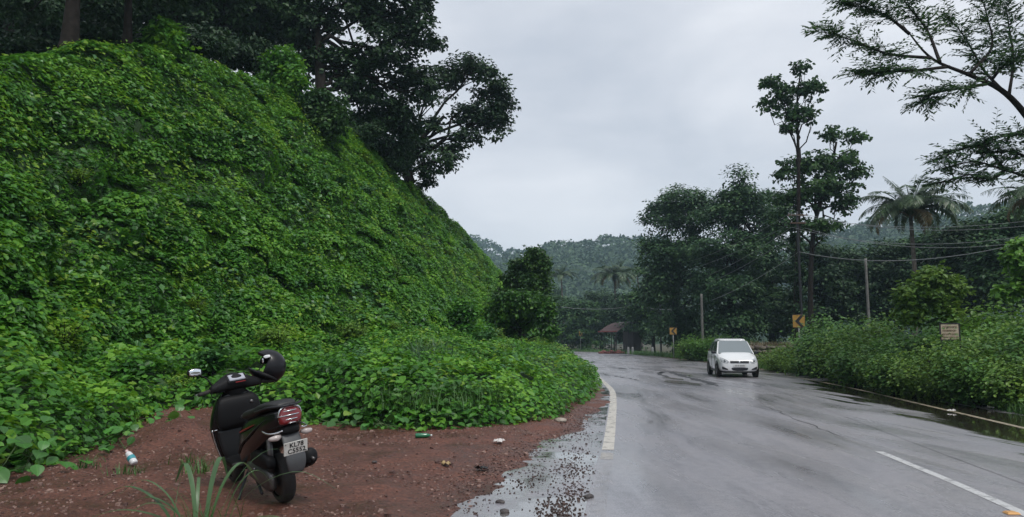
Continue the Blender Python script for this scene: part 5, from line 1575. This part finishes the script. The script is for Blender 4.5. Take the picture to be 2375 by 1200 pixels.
# handlebar
HB = part('handlebar_cover', loft([((.93, -.25, 1.015), .035, .035, 2.4), ((.95, -.17, 1.03), .075, .055, 2.6), ((.98, -.08, 1.05), .12, .075, 2.8), ((.985, 0, 1.06), .13, .085, 2.8), ((.98, .08, 1.05), .12, .075, 2.8), ((.95, .17, 1.03), .075, .055, 2.6), ((.93, .25, 1.015), .035, .035, 2.4)], 'y', 24), SPL, SCT)
part('steering_neck', loft([((.99, 0, .92), .07, .10, 2.6), ((.985, 0, 1.0), .08, .12, 2.6)], 'z', 18), SPL, SCT)
part('instrument_display', box(.085, .155, .012, .005), LCD, HB, (.880, 0, 1.106), (0, R(-38), 0))
part('display_bezel', box(.12, .20, .016, .007), SPL, HB, (.886, 0, 1.098), (0, R(-38), 0))
for sg in (1, -1):
    part('grip', tube_me([(.925, sg * .25, 1.012), (.90, sg * .31, 1.005), (.875, sg * .375, 1.0)], [.019, .019], 12), RUB, HB)
    part('brake_lever', tube_me([(.975, sg * .22, 1.015), (.985, sg * .30, 1.005), (.945, sg * .385, .995)], [.007, .006], 8), ALU, HB)
    part('switch_cluster', box(.06, .05, .06, .012), SPL, HB, (.925, sg * .235, 1.015))
    mh = part('mirror_stalk', tube_me([(.945, sg * .215, 1.04), (.95, sg * .26, 1.13), (.965, sg * .335, 1.19)], [.007, .006], 8), SPL, HB)
    part('mirror_shell', loft([((.985, sg * .29, 1.205), .006, .012, 2), ((.985, sg * .315, 1.21), .022, .036, 2.6), ((.985, sg * .365, 1.214), .024, .042, 2.8), ((.985, sg * .415, 1.216), .02, .032, 2.6), ((.985, sg * .43, 1.216), .006, .012, 2)], 'y', 18), SPL, mh)
    part('mirror_glass', loft([((.958, sg * .305, 1.21), .004, .024, 2.6), ((.957, sg * .36, 1.214), .004, .036, 2.8), ((.958, sg * .418, 1.216), .004, .022, 2.6)], 'y', 16), MIRR, mh)
part('display_stripe', box(.012, .10, .008, .002), REDT, HB, (.832, -.02, 1.060))
for sg in (1, -1):
    part('cable', tube_me([(.96, sg * .2, 1.02), (1.0, sg * .22, .95), (1.03, sg * .12, .88), (1.05, sg * .05, .84)], [.005, .005], 6), RUB, HB)
part('headlamp', loft([((1.10, 0, 1.0), .05, .04, 2.4), ((1.115, 0, 1.05), .07, .05, 2.4), ((1.11, 0, 1.1), .04, .03, 2.4)], 'z', 16), LENSC, HB)

# helmet hung over the right mirror
HM = thing('helmet', 'black helmet with a white patch hung on the scooter handlebar', 'helmet', (-2.59, 7.68, 1.15))
HM.rotation_euler = (R(8), R(-22), R(188)); HM.scale = (1.22, 1.22, 1.22)
bm = bmesh.new()
bmesh.ops.create_uvsphere(bm, u_segments=48, v_segments=32, radius=1.0)
dele = []
for f in bm.faces:
    c = f.calc_center_median()
    az = abs(math.atan2(c.y, c.x)); el = math.atan2(c.z, math.hypot(c.x, c.y))
    if az < R(88) and R(-36) < el < R(26): dele.append(f)
    elif el < R(-62): dele.append(f)
bmesh.ops.delete(bm, geom=dele, context='FACES')
for v in bm.verts:
    x, y, z = v.co
    k = 1.0 + (0.22 * max(0, x) if z < -.1 else 0)
    v.co = Vector((x * .150 * k, y * .122, z * .142))
me = bpy.data.meshes.new('shell'); bm.to_mesh(me); bm.free()
sh_ = part('shell', me, mat('satin_black_helmet', (0.004, 0.004, 0.006), .35, spec=.3, coat=.15, coatr=.15), HM, (0, 0, .12), smooth=True)
md = sh_.modifiers.new('thickness', 'SOLIDIFY'); md.thickness = .016; md.offset = -1
part('lining', tube_me([(-.09 * math.cos(a) - .02, .10 * math.sin(a), .04) for a in np.linspace(-2.4, 2.4, 12)], [.018, .018], 8), SPL, HM)
for sg in (1, -1):
    part('patch', loft([((.035, sg * .1155, .165), .004, .002, 2), ((.035, sg * .118, .172), .016, .002, 2), ((.02, sg * .1195, .19), .02, .002, 2), ((.01, sg * .1165, .205), .004, .002, 2)], 'z', 12), mat('white_patch', (.75, .76, .78), .35), HM)
part('chin_strap', tube_me([(0, -.07, .03), (.02, -.02, -.03), (.02, .03, -.03), (0, .07, .03)], [.008, .008], 6), SPL, HM)

# ------------------------------------------------------------------ white hatchback (local: +x forward)
CW = mat('white_car_paint', (0.72, 0.73, 0.74), 0.28, coat=0.7, coatr=0.06)
CGL = mat('windscreen_glass', (0.15, 0.18, 0.19), 0.05, spec=0.9, coat=1.0, coatr=0.03)  # base kept paler than the side glass, sky reflection put into the colour
CGD = mat('side_glass', (0.012, 0.016, 0.022), 0.06, spec=0.7)
CBK = mat('black_trim', (0.012, 0.013, 0.016), 0.4)
HL = mat('headlamp_lens', (0.16, 0.17, 0.18), 0.1, coat=1.0, var=(0.5, 0.52, 0.53), vscale=14)
fx, fy = -0.115, -0.993
CAR = thing('parked_car' if False else 'hatchback_car', 'white hatchback car driving towards the bend shrubs on the wet road', 'car', (9.72, 32.75, 0.0), math.atan2(fy, fx))
CAR['label'] = 'white hatchback car coming round the bend on the wet road'
CB = part('body', loft([((-1.86, 0, .62), .64, .24, 4), ((-1.80, 0, .66), .75, .36, 4.6), ((-1.55, 0, .67), .81, .42, 5), ((-.9, 0, .66), .83, .43, 5.6), ((.3, 0, .645), .835, .43, 5.6), ((1.0, 0, .625), .825, .42, 5), ((1.38, 0, .58), .81, .37, 4.4), ((1.64, 0, .535), .78, .32, 4), ((1.78, 0, .505), .72, .27, 3.8), ((1.85, 0, .48), .62, .20, 3.4), ((1.87, 0, .46), .40, .10, 3)], 'x', 48, sub=5), CW, CAR)
from mathutils.bvhtree import BVHTree
_bm = bmesh.new(); _bm.from_mesh(CB.data); CBVH = BVHTree.FromBMesh(_bm)


def front_patch(name, outline, m, off, parent=None, th=.02):
    """trim piece with outline (y, z), laid on the curved front of the body"""
    bm = bmesh.new()
    f = bm.faces.new([bm.verts.new((0, y, z)) for y, z in outline])
    bmesh.ops.triangulate(bm, faces=[f])
    for _ in range(3):
        bmesh.ops.subdivide_edges(bm, edges=bm.edges[:], cuts=1, use_grid_fill=True)
    for v in bm.verts:
        h = CBVH.ray_cast(Vector((4, v.co.y, v.co.z)), Vector((-1, 0, 0)))[0]
        v.co.x = (h.x if h else 1.2) + off
    r = bmesh.ops.extrude_face_region(bm, geom=bm.faces[:])
    bmesh.ops.translate(bm, vec=(-th, 0, 0), verts=[v for v in r['geom'] if isinstance(v, bmesh.types.BMVert)])
    bmesh.ops.recalc_face_normals(bm, faces=bm.faces)
    me = bpy.data.meshes.new(name); bm.to_mesh(me); bm.free()
    return part(name, me, m, parent or CAR)


# cabin: planar faces so the panes can be let in
bt = [(1.06, .78, .98), (-1.72, .78, 1.0), (-1.72, -.78, 1.0), (1.06, -.78, .98)]
tp_ = [(.36, .61, 1.575), (-1.25, .60, 1.55), (-1.25, -.60, 1.55), (.36, -.61, 1.575)]
bm = bmesh.new()
vb = [bm.verts.new(v) for v in bt]; vt = [bm.verts.new(v) for v in tp_]
for k in range(4):
    bm.faces.new([vb[k], vb[(k + 1) % 4], vt[(k + 1) % 4], vt[k]])
bm.faces.new(vt); bm.faces.new(vb[::-1])
bmesh.ops.recalc_face_normals(bm, faces=bm.faces)
bmesh.ops.bevel(bm, geom=[e for e in bm.edges if max(v.co.z for v in e.verts) > 1.2], offset=.07, segments=4, affect='EDGES')
me = bpy.data.meshes.new('cabin'); bm.to_mesh(me); bm.free()
part('cabin', me, CW, CAR)
part('roof', loft([((.38, 0, 1.55), .46, .012, 5), ((.24, 0, 1.575), .55, .028, 5), ((-.3, 0, 1.60), .57, .04, 5), ((-1.0, 0, 1.575), .55, .035, 5), ((-1.28, 0, 1.535), .46, .015, 5)], 'x', 24), CW, CAR)


def pane(name, q, off, m, th=.008):
    q = [Vector(v) for v in q]
    nn2 = (q[1] - q[0]).cross(q[3] - q[0]).normalized()
    bm = bmesh.new()
    a = [bm.verts.new(v + nn2 * off) for v in q]; b2 = [bm.verts.new(v + nn2 * (off - th)) for v in q]
    bm.faces.new(a); bm.faces.new(b2[::-1])
    for k in range(4): bm.faces.new([a[k], b2[k], b2[(k + 1) % 4], a[(k + 1) % 4]])
    bmesh.ops.recalc_face_normals(bm, faces=bm.faces)
    me = bpy.data.meshes.new(name); bm.to_mesh(me); bm.free()
    return part(name, me, m, CAR)


def lerp4(q, u, v):
    a = Vector(q[0]).lerp(Vector(q[1]), u); d = Vector(q[3]).lerp(Vector(q[2]), u)
    return a.lerp(d, v)


def sub(q, u0, u1, v0, v1, du=0.0):
    return [lerp4(q, u0, v0), lerp4(q, u1, v0), lerp4(q, u1 - du, v1), lerp4(q, u0 + du, v1)]


front = [bt[3], bt[0], tp_[0], tp_[3]]
pane('windscreen', sub(front, .035, .965, .05, .93), .006, CGL)
pane('rear_window', sub([bt[1], bt[2], tp_[2], tp_[1]], .08, .92, .12, .9), .006, CGD)
for q in ([bt[0], bt[1], tp_[1], tp_[0]], [bt[2], bt[3], tp_[3], tp_[2]]):
    rv = q[0][1] < 0
    rngs = [(.08, .46), (.49, .80), (.83, .95)]
    for a, b_ in rngs:
        if rv: a, b_ = 1 - b_, 1 - a
        pane('side_window', sub(q, a, b_, .14, .90), .006, CGD)
for sg in (1, -1):
    wp_ = part('wiper', tube_me([(1.055, sg * .05 + .25, .985), (1.02, sg * .25 - .02 + .1, 1.03)], [.012, .008], 6), CBK, CAR)
    hl = front_patch('headlight', [(sg * y, z) for y, z in ((.42, .66), (.49, .60), (.62, .60), (.73, .66), (.765, .75), (.745, .84), (.66, .82), (.52, .745))], HL, .010)
    front_patch('lamp_reflector', [(sg * y, z) for y, z in ((.56, .66), (.63, .66), (.64, .73), (.57, .72))], mat('lamp_dark', (.05, .055, .06), .2), .016, hl, .004)
    front_patch('fog_recess', [(sg * y, z) for y, z in ((.48, .325), (.70, .345), (.715, .46), (.67, .455), (.56, .40), (.48, .365))], CBK, .008)
    part('wing_mirror', loft([((.86, sg * .80, 1.02), .02, .03, 2.4), ((.85, sg * .88, 1.04), .07, .065, 3), ((.85, sg * .97, 1.045), .06, .06, 3), ((.86, sg * .995, 1.045), .02, .03, 2.4)], 'y', 16), CBK, CAR)
    for x_ in (.05, -.85):
        part('door_handle', box(.16, .03, .03, .008), CW, CAR, (x_, sg * .842, .88))
    for x_ in (.72, -.16, -1.02):
        part('door_seam', box(.012, .01, .62, .002), CBK, CAR, (x_, sg * .8385, .66))
    part('sill', box(2.3, .06, .08, .02), CBK, CAR, (0.05, sg * .79, .27))
    part('tail_lamp', box(.06, .14, .42, .02), LENSR, CAR, (-1.77, sg * .66, .95))
    for x_ in (1.14, -1.18):
        part('wheel_arch', lathe([(0, -.005), (.365, -.005), (.375, .006), (.36, .012), (0, .012)], 30), CBK, CAR, (x_, sg * .832, .335))
        wh = part('wheel', lathe([(0, .09), (.06, .095), (.10, .075), (.19, .085), (.21, .06), (.21, -.08), (0, -.08)] if sg > 0 else [(0, -.09), (.06, -.095), (.10, -.075), (.19, -.085), (.21, -.06), (.21, .08), (0, .08)], 28), ALU, CAR, (x_, sg * .765, .30))
        part('tyre', lathe([(.20, -.09), (.27, -.10), (.298, -.075), (.30, 0), (.298, .075), (.27, .10), (.20, .09)], 32), RUB, wh)
GR = front_patch('grille', [(-.37, .60), (.37, .60), (.385, .655), (.38, .70), (-.38, .70), (-.385, .655)], CBK, .010)
part('emblem', lathe([(0, 0), (.05, 0), (.05, .012), (.03, .02), (0, .02)], 18, ax='x'), CHR, GR, (1.855, 0, .65))
front_patch('lower_grille', [(-.33, .415), (-.335, .36), (-.28, .31), (-.12, .285), (.12, .285), (.28, .31), (.335, .36), (.33, .415)], CBK, .008)
CP = part('number_plate', box(.015, .50, .115, .006), mat('plate_white_far', (.62, .62, .61), .4), CAR, (1.892, 0, .50))
gl = Buf()
x = -.19
for k in range(9):                    # the registration is blurred past reading in the photograph: grey strokes only
    if k in (2, 4): x += .015
    gl.add([(0, x, -.034), (0, x + .028, -.034), (0, x + .028, .034), (0, x, .034)], [(0, 1, 2, 3)]); x += .04
gl.build('lettering', mat('blurred_ink', (.25, .25, .26), .5), CP).location = (.009, 0, 0)
part('bumper_lip', loft([((1.55, 0, .23), .70, .03, 4), ((1.78, 0, .24), .62, .035, 4), ((1.85, 0, .25), .48, .025, 4)], 'x', 20), SGR, CAR)
part('bonnet_edge', tube_me([(1.735, -.46, .765), (1.80, -.2, .735), (1.805, 0, .735), (1.80, .2, .735), (1.735, .46, .765)], [.008, .008], 6), SGR, CAR)
part('aerial', tube_me([(.22, .05, 1.57), (.02, .05, 1.80)], [.006, .003], 5), CBK, CAR)
part('cowl', box(.10, 1.42, .03, .01), CBK, CAR, (1.07, 0, .995))
part('underbody', box(3.0, 1.3, .14, .04), CBK, CAR, (0, 0, .26))


# ------------------------------------------------------------------ litter
def on_dirt(x, y):
    X, Y = gnd(x, y)[:2]
    for _ in range(4):
        z = max(dz1(X, Y), 0.0)
        X, Y = gnd(x, y, z)[:2]
    return X, Y, max(dz1(X, Y), 0.0)


X, Y, Z = on_dirt(312, 1082)
BT = thing('plastic_bottle', 'crushed white plastic bottle with a teal label in the weeds', 'bottle', (X, Y, Z + .03))
BT.rotation_euler = (0, R(52), R(150))
WPL = mat('translucent_white_plastic', (.62, .62, .62), .25, coat=.3)
part('shell', loft([((0, 0, 0), .034, .034, 2), ((0, 0, .02), .042, .04, 2.2), ((0, 0, .07), .036, .042, 2.4), ((0, 0, .13), .042, .036, 2.2), ((0, 0, .17), .034, .034, 2), ((0, 0, .195), .016, .016, 2)], 'z', 18), WPL, BT)
part('label_band', loft([((0, 0, .06), .042, .046, 2.4), ((0, 0, .085), .043, .045, 2.4), ((0, 0, .11), .045, .043, 2.4)], 'z', 18), mat('teal_print', (.04, .26, .30), .35), BT)
part('cap', lathe([(0, .195), (.018, .195), (.018, .22), (0, .222)], 14, ax='z'), mat('pink_cap', (.6, .42, .4), .4), BT)
X, Y, Z = on_dirt(980, 1016)
GB = thing('plastic_bottle', 'green plastic bottle lying under the creeper edge', 'bottle', (X, Y, Z + .035))
GB.rotation_euler = (0, R(90), R(8))
GP = mat('green_plastic', (.01, .14, .06), .15, coat=.5)
part('shell', loft([((0, 0, -.11), .028, .028, 2), ((0, 0, -.09), .036, .036, 2), ((0, 0, .04), .036, .034, 2), ((0, 0, .09), .024, .024, 2), ((0, 0, .12), .013, .013, 2)], 'z', 18), GP, GB)
part('cap', lathe([(0, .12), (.016, .12), (.016, .145), (0, .146)], 14, ax='z'), WPL, GB)


def crumple(name, label, cat, pix, w, h, m, seed):
    X, Y, Z = on_dirt(*pix)
    r = np.random.default_rng(seed)
    g1, g2 = np.meshgrid(np.linspace(-w, w, 7), np.linspace(-h, h, 6))
    z = np.abs(r.normal(0, .022, g1.shape)) + .012
    bf = Buf()
    i = np.arange(5)[:, None] * 7 + np.arange(6)[None, :]
    bf.add(np.stack([g1 + r.normal(0, .008, g1.shape), g2 + r.normal(0, .008, g1.shape), z], -1), np.stack([i, i + 1, i + 8, i + 7], -1))
    o = bf.build(name, m); o.location = (X, Y, Z + .006); o.rotation_euler = (0, 0, seed)
    md = o.modifiers.new('thickness', 'SOLIDIFY'); md.thickness = .002
    return tag(o, label, cat)


crumple('paper_scrap', 'crumpled white paper scrap on the red soil', 'litter', (1157, 1028), .07, .06, mat('paper', (.6, .57, .55), .7), 4)
crumple('dead_leaf', 'curled yellow dead leaf on the red soil', 'leaf', (1035, 1080), .075, .045, mat('dead_leaf', (.34, .24, .11), .6), 5)
crumple('plastic_scrap', 'crumpled black plastic scrap at the soil edge', 'litter', (1118, 1092), .075, .06, mat('black_polythene', (.012, .012, .013), .4), 6)
crumple('dead_leaf', 'small brown dead leaf behind the scooter', 'leaf', (770, 1022), .06, .03, mat('brown_leaf', (.11, .06, .04), .7), 7)
for k, (x, y, lab) in enumerate([(2297, 950, 'white plastic scrap in the right verge grass'), (2208, 957, 'white paper scrap at the right puddle edge')]):
    X, Y = gnd(x, y)[:2]
    o = crumple('litter_scrap', lab, 'litter', (1000, 1100), .07, .05, mat('paper', (.6, .57, .55), .7), 20 + k)
    o.location = (X, Y, .02)


# ------------------------------------------------------------------ grass tufts and foreground growth
def tuft(label, pos, n_, L, W, lean, m, seed, spread=.08, group=None, name='grass_tuft'):
    r = np.random.default_rng(seed)
    bf = Buf()
    P = np.stack([r.normal(0, spread, n_), r.normal(0, spread, n_), np.full(n_, -.01)], 1)
    blades(bf, P, L, W, lean, r, 6)
    o = bf.build(name, m); o.location = pos
    return tag(o, label, 'grass', group)


def vz(x, y, s_band=None):
    """height of the growth surface above (x, y)"""
    d = (SURF[..., 0] - x) ** 2 + (SURF[..., 1] - y) ** 2
    k = np.unravel_index(np.argmin(d[:, :60]), d[:, :60].shape)
    return float(SURF[k][2])


for k, (x, y, L, n_, lab) in enumerate([(300, 1098, .14, 40, 'short grass tuft round the crushed white bottle'), (470, 1095, .24, 50, 'thin grass tuft beside the scooter front wheel'), (440, 1075, .2, 18, 'sparse grass stalks left of the scooter'),
                                        (205, 1085, .2, 40, 'grass tuft at the foot of the left foreground creeper')]):
    X, Y, Z = on_dirt(x, y)
    tuft(lab, (X, Y, Z), n_, L, .010, .8, L_GRASS, 500 + k, .09)
p = gnd(995, 935); z = vz(p[0], p[1] + 3.2)
tuft('tall arching reed grass clump rising from the creepers', (at(990, 900, 17.5)[0], 17.5, vz(at(990, 900, 17.5)[0], 17.5) - .1), 200, 1.15, .024, .75, leafmat('reed_blade', (.04, .095, .04), (.07, .15, .065), (.15, .24, .13), 2, .4, .25), 520, .32)
for k, (x, Y, L, lab) in enumerate([(985, 12.9, .42, 'fresh green grass clump at the soil edge'), (1050, 13.2, .40, 'fresh green grass clump just right of the soil edge clump'), (920, 13.1, .36, 'fresh green grass clump left of the soil edge clump'),
                                    (1330, 22, .4, 'grass clump near the tip of the creeper edge'), (1120, 13.6, .35, 'small grass clump nearest the white paper scrap')]):
    tuft(lab, (at(x, 900, Y)[0], Y, max(0.05, vz(at(x, 900, Y)[0], Y) - .15)), 300, L * 1.25, .012, .8, L_GRASS, 530 + k, .26)
WPRO = [shrub_proto('slope_weed', 221, L_SHRUB, 900, .10, .55, 1.0), shrub_proto('slope_weed', 222, L_VINE2, 700, .15, .5, .9), shrub_proto('slope_weed', 223, L_YEL, 700, .09, .5, .9, RHOMB)]
WLAB = ['leafy mid green weed standing out of the slope creepers', 'broad leaved blue green weed standing out of the slope creepers', 'yellow green young weed standing out of the slope creepers']
rw = np.random.default_rng(9)
WP, WN = on_surface(46, .06, .80, 30, 250, rw)
for k in range(46):
    o = WPRO[k % 3] if k < 3 else copy_tree(WPRO[k % 3])
    lift = -.12
    o.location = WP[k] + np.array([0, 0, lift])
    o.rotation_euler = (rw.normal(0, .15), rw.normal(.1, .15), rw.uniform(0, 6))
    sc_ = rw.uniform(.55, 1.0)
    o.scale = (sc_, sc_, sc_ * rw.uniform(.7, 1.1))
    tag(o, WLAB[k % 3], 'weed', WLAB[k % 3].replace(' standing out of', 's in').replace('weeds', 'weeds'))
GTP, _ = on_surface(16, .05, .55, 60, 240, rw)
gt0 = None
for k in range(16):
    if gt0 is None:
        gt0 = tuft('slender grass clump rising through the slope creepers', (0, 0, 0), 90, .75, .016, .8, L_GRASS, 560, .14, 'grass clumps in the slope creepers')
        o = gt0
    else:
        o = gt0.copy(); COL.objects.link(o)
    o.location = GTP[k] - np.array([0, 0, .12]); o.rotation_euler = (0, 0, k * 1.1)
    sc_ = rw.uniform(.7, 1.2); o.scale = (sc_, sc_, sc_)
# broad bladed grass at the photographer's feet: each blade its own part
FG = thing('broad_grass', 'broad bladed grass clump in front of the scooter', 'grass', (-2.28, 5.5, dz1(-2.28, 5.5))); FG.scale = (1.08, 1.08, 1.0)
LB = leafmat('broad_blade', (.05, .11, .045), (.075, .15, .06), (.12, .21, .09), 3, .4, .25)
for k, (bx, by, tx, ty, hz, L_, w) in enumerate([(.1, .1, .42, .3, .46, 1, .03), (-.1, 0, -.8, .2, .36, 1, .032), (-.05, 0, -.62, .1, .42, 1, .020), (0, 0, -.30, .3, .52, 1, .034), (.03, .02, .06, .35, .56, 1, .036), (.05, 0, .30, .32, .52, 1, .030), (.08, 0, .62, .35, .62, 1, .010), (.02, -.05, -.75, -.1, .24, 1, .030), (-.05, .05, -.55, .05, .3, 1, .028),
                                                (.1, 0, .95, .1, .48, 1, .020), (.12, -.05, .75, -.12, .2, 1, .026), (0, -.02, -.42, -.2, .3, 1, .030), (.04, .03, .22, .5, .50, 1, .026), (-.02, .02, -.18, .42, .40, 1, .024)]):
    bf = Buf()
    c = catmull([(bx, by, 0), (bx + (tx - bx) * .28, by + (ty - by) * .28, hz * .72), (bx + (tx - bx) * .65, by + (ty - by) * .65, hz), (tx, ty, hz * .66)], 14)
    sd = norm(np.cross(np.gradient(c, axis=0), UP))
    t = np.linspace(0, 1, 14)
    ww = w * np.sin(np.clip(t * .9 + .1, 0, 1) * math.pi) ** .6
    fold = UP * (-.25)
    V = np.stack([c - sd * ww[:, None] / 2, c + fold * ww[:, None] * .5, c + sd * ww[:, None] / 2], 1)
    i = np.arange(13)[:, None] * 3 + np.arange(2)[None, :]
    bf.add(V, np.stack([i, i + 1, i + 4, i + 3], -1))
    bf.build('blade', LB, FG, True)

tuft('thin wiry grass blades mixed into the broad bladed clump', (-2.25, 5.55, dz1(-2.25, 5.55)), 46, .46, .006, 1.1, L_GRASS, 571, .12)
# ------------------------------------------------------------------ foreground creepers whose leaves can be told apart
LEAFM = []
for k in range(4):
    r = np.random.default_rng(600 + k)
    t = np.linspace(0, 1, 7)
    wd = .46 * np.sin(np.clip(t * .93 + .05, 0, 1) * math.pi) ** .75 * np.array([1.1, 1.12, 1.1, 1, .95, .8, .4]); wd[0] = .10; wd[-1] = .01
    V = []
    for a, w_ in zip(t, wd):
        dz_ = -.22 * a ** 2 + .02 * math.sin(a * 6 + k)
        for s_ in (-1, -.5, 0, .5, 1):
            V.append((s_ * w_, a, dz_ + .10 * abs(s_) * (1 if abs(s_) < .9 else .75) * (w_ / .46)))
    bf = Buf()
    i = np.arange(6)[:, None] * 5 + np.arange(4)[None, :]
    bf.add(V, np.stack([i, i + 1, i + 6, i + 5], -1))
    me = bf.mesh('leaf', True)
    LEAFM.append(me)


def leaf_own(name, base):
    m, nt, b, tc = nodes_of(name)
    out = nt.nodes['Material Output']
    oi = N(nt, 'ShaderNodeObjectInfo')
    r = ramp(nt, oi.outputs['Random'], [(0.0, tuple(x * .6 for x in base)), (.55, base), (.9, tuple(x * 1.5 for x in base)), (1.0, (.17, .26, .03))])
    sx2 = N(nt, 'ShaderNodeSeparateXYZ'); nt.links.new(tc.outputs['Object'], sx2.inputs[0])
    ab = N(nt, 'ShaderNodeMath', operation='ABSOLUTE'); nt.links.new(sx2.outputs['X'], ab.inputs[0])
    vein = ramp(nt, ab.outputs[0], [(0.0, (1.5, 1.45, 1.3)), (.035, (1, 1, 1))])
    mu = N(nt, 'ShaderNodeMixRGB', blend_type='MULTIPLY'); mu.inputs[0].default_value = 1
    nt.links.new(r.outputs[0], mu.inputs[1]); nt.links.new(vein.outputs[0], mu.inputs[2])
    nt.links.new(mu.outputs[0], b.inputs['Base Color'])
    b.inputs['Roughness'].default_value = .4
    tr = N(nt, 'ShaderNodeBsdfTranslucent'); nt.links.new(mu.outputs[0], tr.inputs['Color'])
    mx = N(nt, 'ShaderNodeMixShader'); mx.inputs[0].default_value = .25
    nt.links.new(b.outputs[0], mx.inputs[1]); nt.links.new(tr.outputs[0], mx.inputs[2]); nt.links.new(mx.outputs[0], out.inputs['Surface'])
    return m


LO = leaf_own('big_creeper_leaf', (.055, .18, .03))
for me in LEAFM: me.materials.append(LO)
rgl = np.random.default_rng(77)


def big_creeper(label, n_, pts, spread, size, hmax, stems):
    """pts: runner of the vine over the ground; each leaf is its own object"""
    pts = np.asarray(pts, float)
    base = pts[0].copy()
    root = thing('creeper_vine', label, 'creeper', base)
    bf = Buf()
    c = catmull(pts, 40)
    tube(bf, c - base + np.array([0, 0, .05]), .007, 5)
    for k in range(stems):
        a = c[rgl.integers(0, 40)]
        tube(bf, wander(a, a + np.array([rgl.normal(0, spread), rgl.normal(0, spread), hmax * rgl.uniform(.3, .8)]), 5, .2, rgl) - base, .005, 4)
    bf.build('stem', mat('green_stem', (.06, .10, .03), .6), root)
    for k in range(n_):
        p = c[rgl.integers(0, 40)] + np.array([rgl.normal(0, spread), rgl.normal(0, spread), 0])
        g_ = dz1(p[0], p[1]) if p[1] < 23 else 0
        hz = g_ + .04 + hmax * rgl.uniform(0, 1) ** 1.1 * max(.25, 1 - np.linalg.norm(p[:2] - c[:, :2], axis=1).min() / (2.2 * spread))
        o = link('leaf', LEAFM[k % 4], None, root)
        o.location = np.array([p[0], p[1], hz]) - base
        o.rotation_euler = (R(rgl.normal(-12, 20)), R(rgl.normal(0, 20)), R(180) + rgl.normal(0, 1.1))
        s = size * rgl.uniform(.6, 1.2)
        o.scale = (s, s, s)
    return root


def gz(x, y):
    X, Y, Z = on_dirt(x, y)
    return (X, Y, Z)


big_creeper('broad leaved creeper spilling onto the gravel beside the crushed bottle', 130, [gz(-60, 1130), gz(60, 1090), gz(130, 1060), gz(210, 1000)], .26, .17, .62, 16)
big_creeper('broad leaved creeper trailing down the bare red bank', 95, [gz(150, 985), gz(280, 965), gz(360, 950), gz(450, 945)], .22, .165, .42, 12)
big_creeper('broad leaved creeper sprawling on the soil left of the scooter', 60, [gz(60, 1075), gz(190, 1050), gz(330, 985), gz(420, 975)], .2, .15, .3, 8)
big_creeper('small creeper runner crossing the red bank by the bottle', 32, [gz(180, 1030), gz(225, 1020), gz(265, 1020), gz(290, 1050)], .14, .15, .25, 6)
big_creeper('low creeper edge on the soil right of the scooter tail', 40, [gz(720, 985), gz(790, 988), gz(850, 992), gz(930, 1000)], .2, .15, .25, 8)

# ------------------------------------------------------------------ haze
HZ = mat('moist_air', (1, 1, 1))
nt = HZ.node_tree
nt.nodes.clear()
ho = nt.nodes.new('ShaderNodeOutputMaterial')
hv = nt.nodes.new('ShaderNodeVolumePrincipled')
hv.inputs['Color'].default_value = (0.62, 0.84, 1.0, 1)
hv.inputs['Density'].default_value = 0.00041
hv.inputs['Anisotropy'].default_value = 0.2
nt.links.new(hv.outputs[0], ho.inputs['Volume'])
o = link('haze', box(1840, 1840, 128), HZ); o.location = (0, 0, 128 / 2 - 5)
tag(o, 'pale moist air filling the valley', kind='stuff')
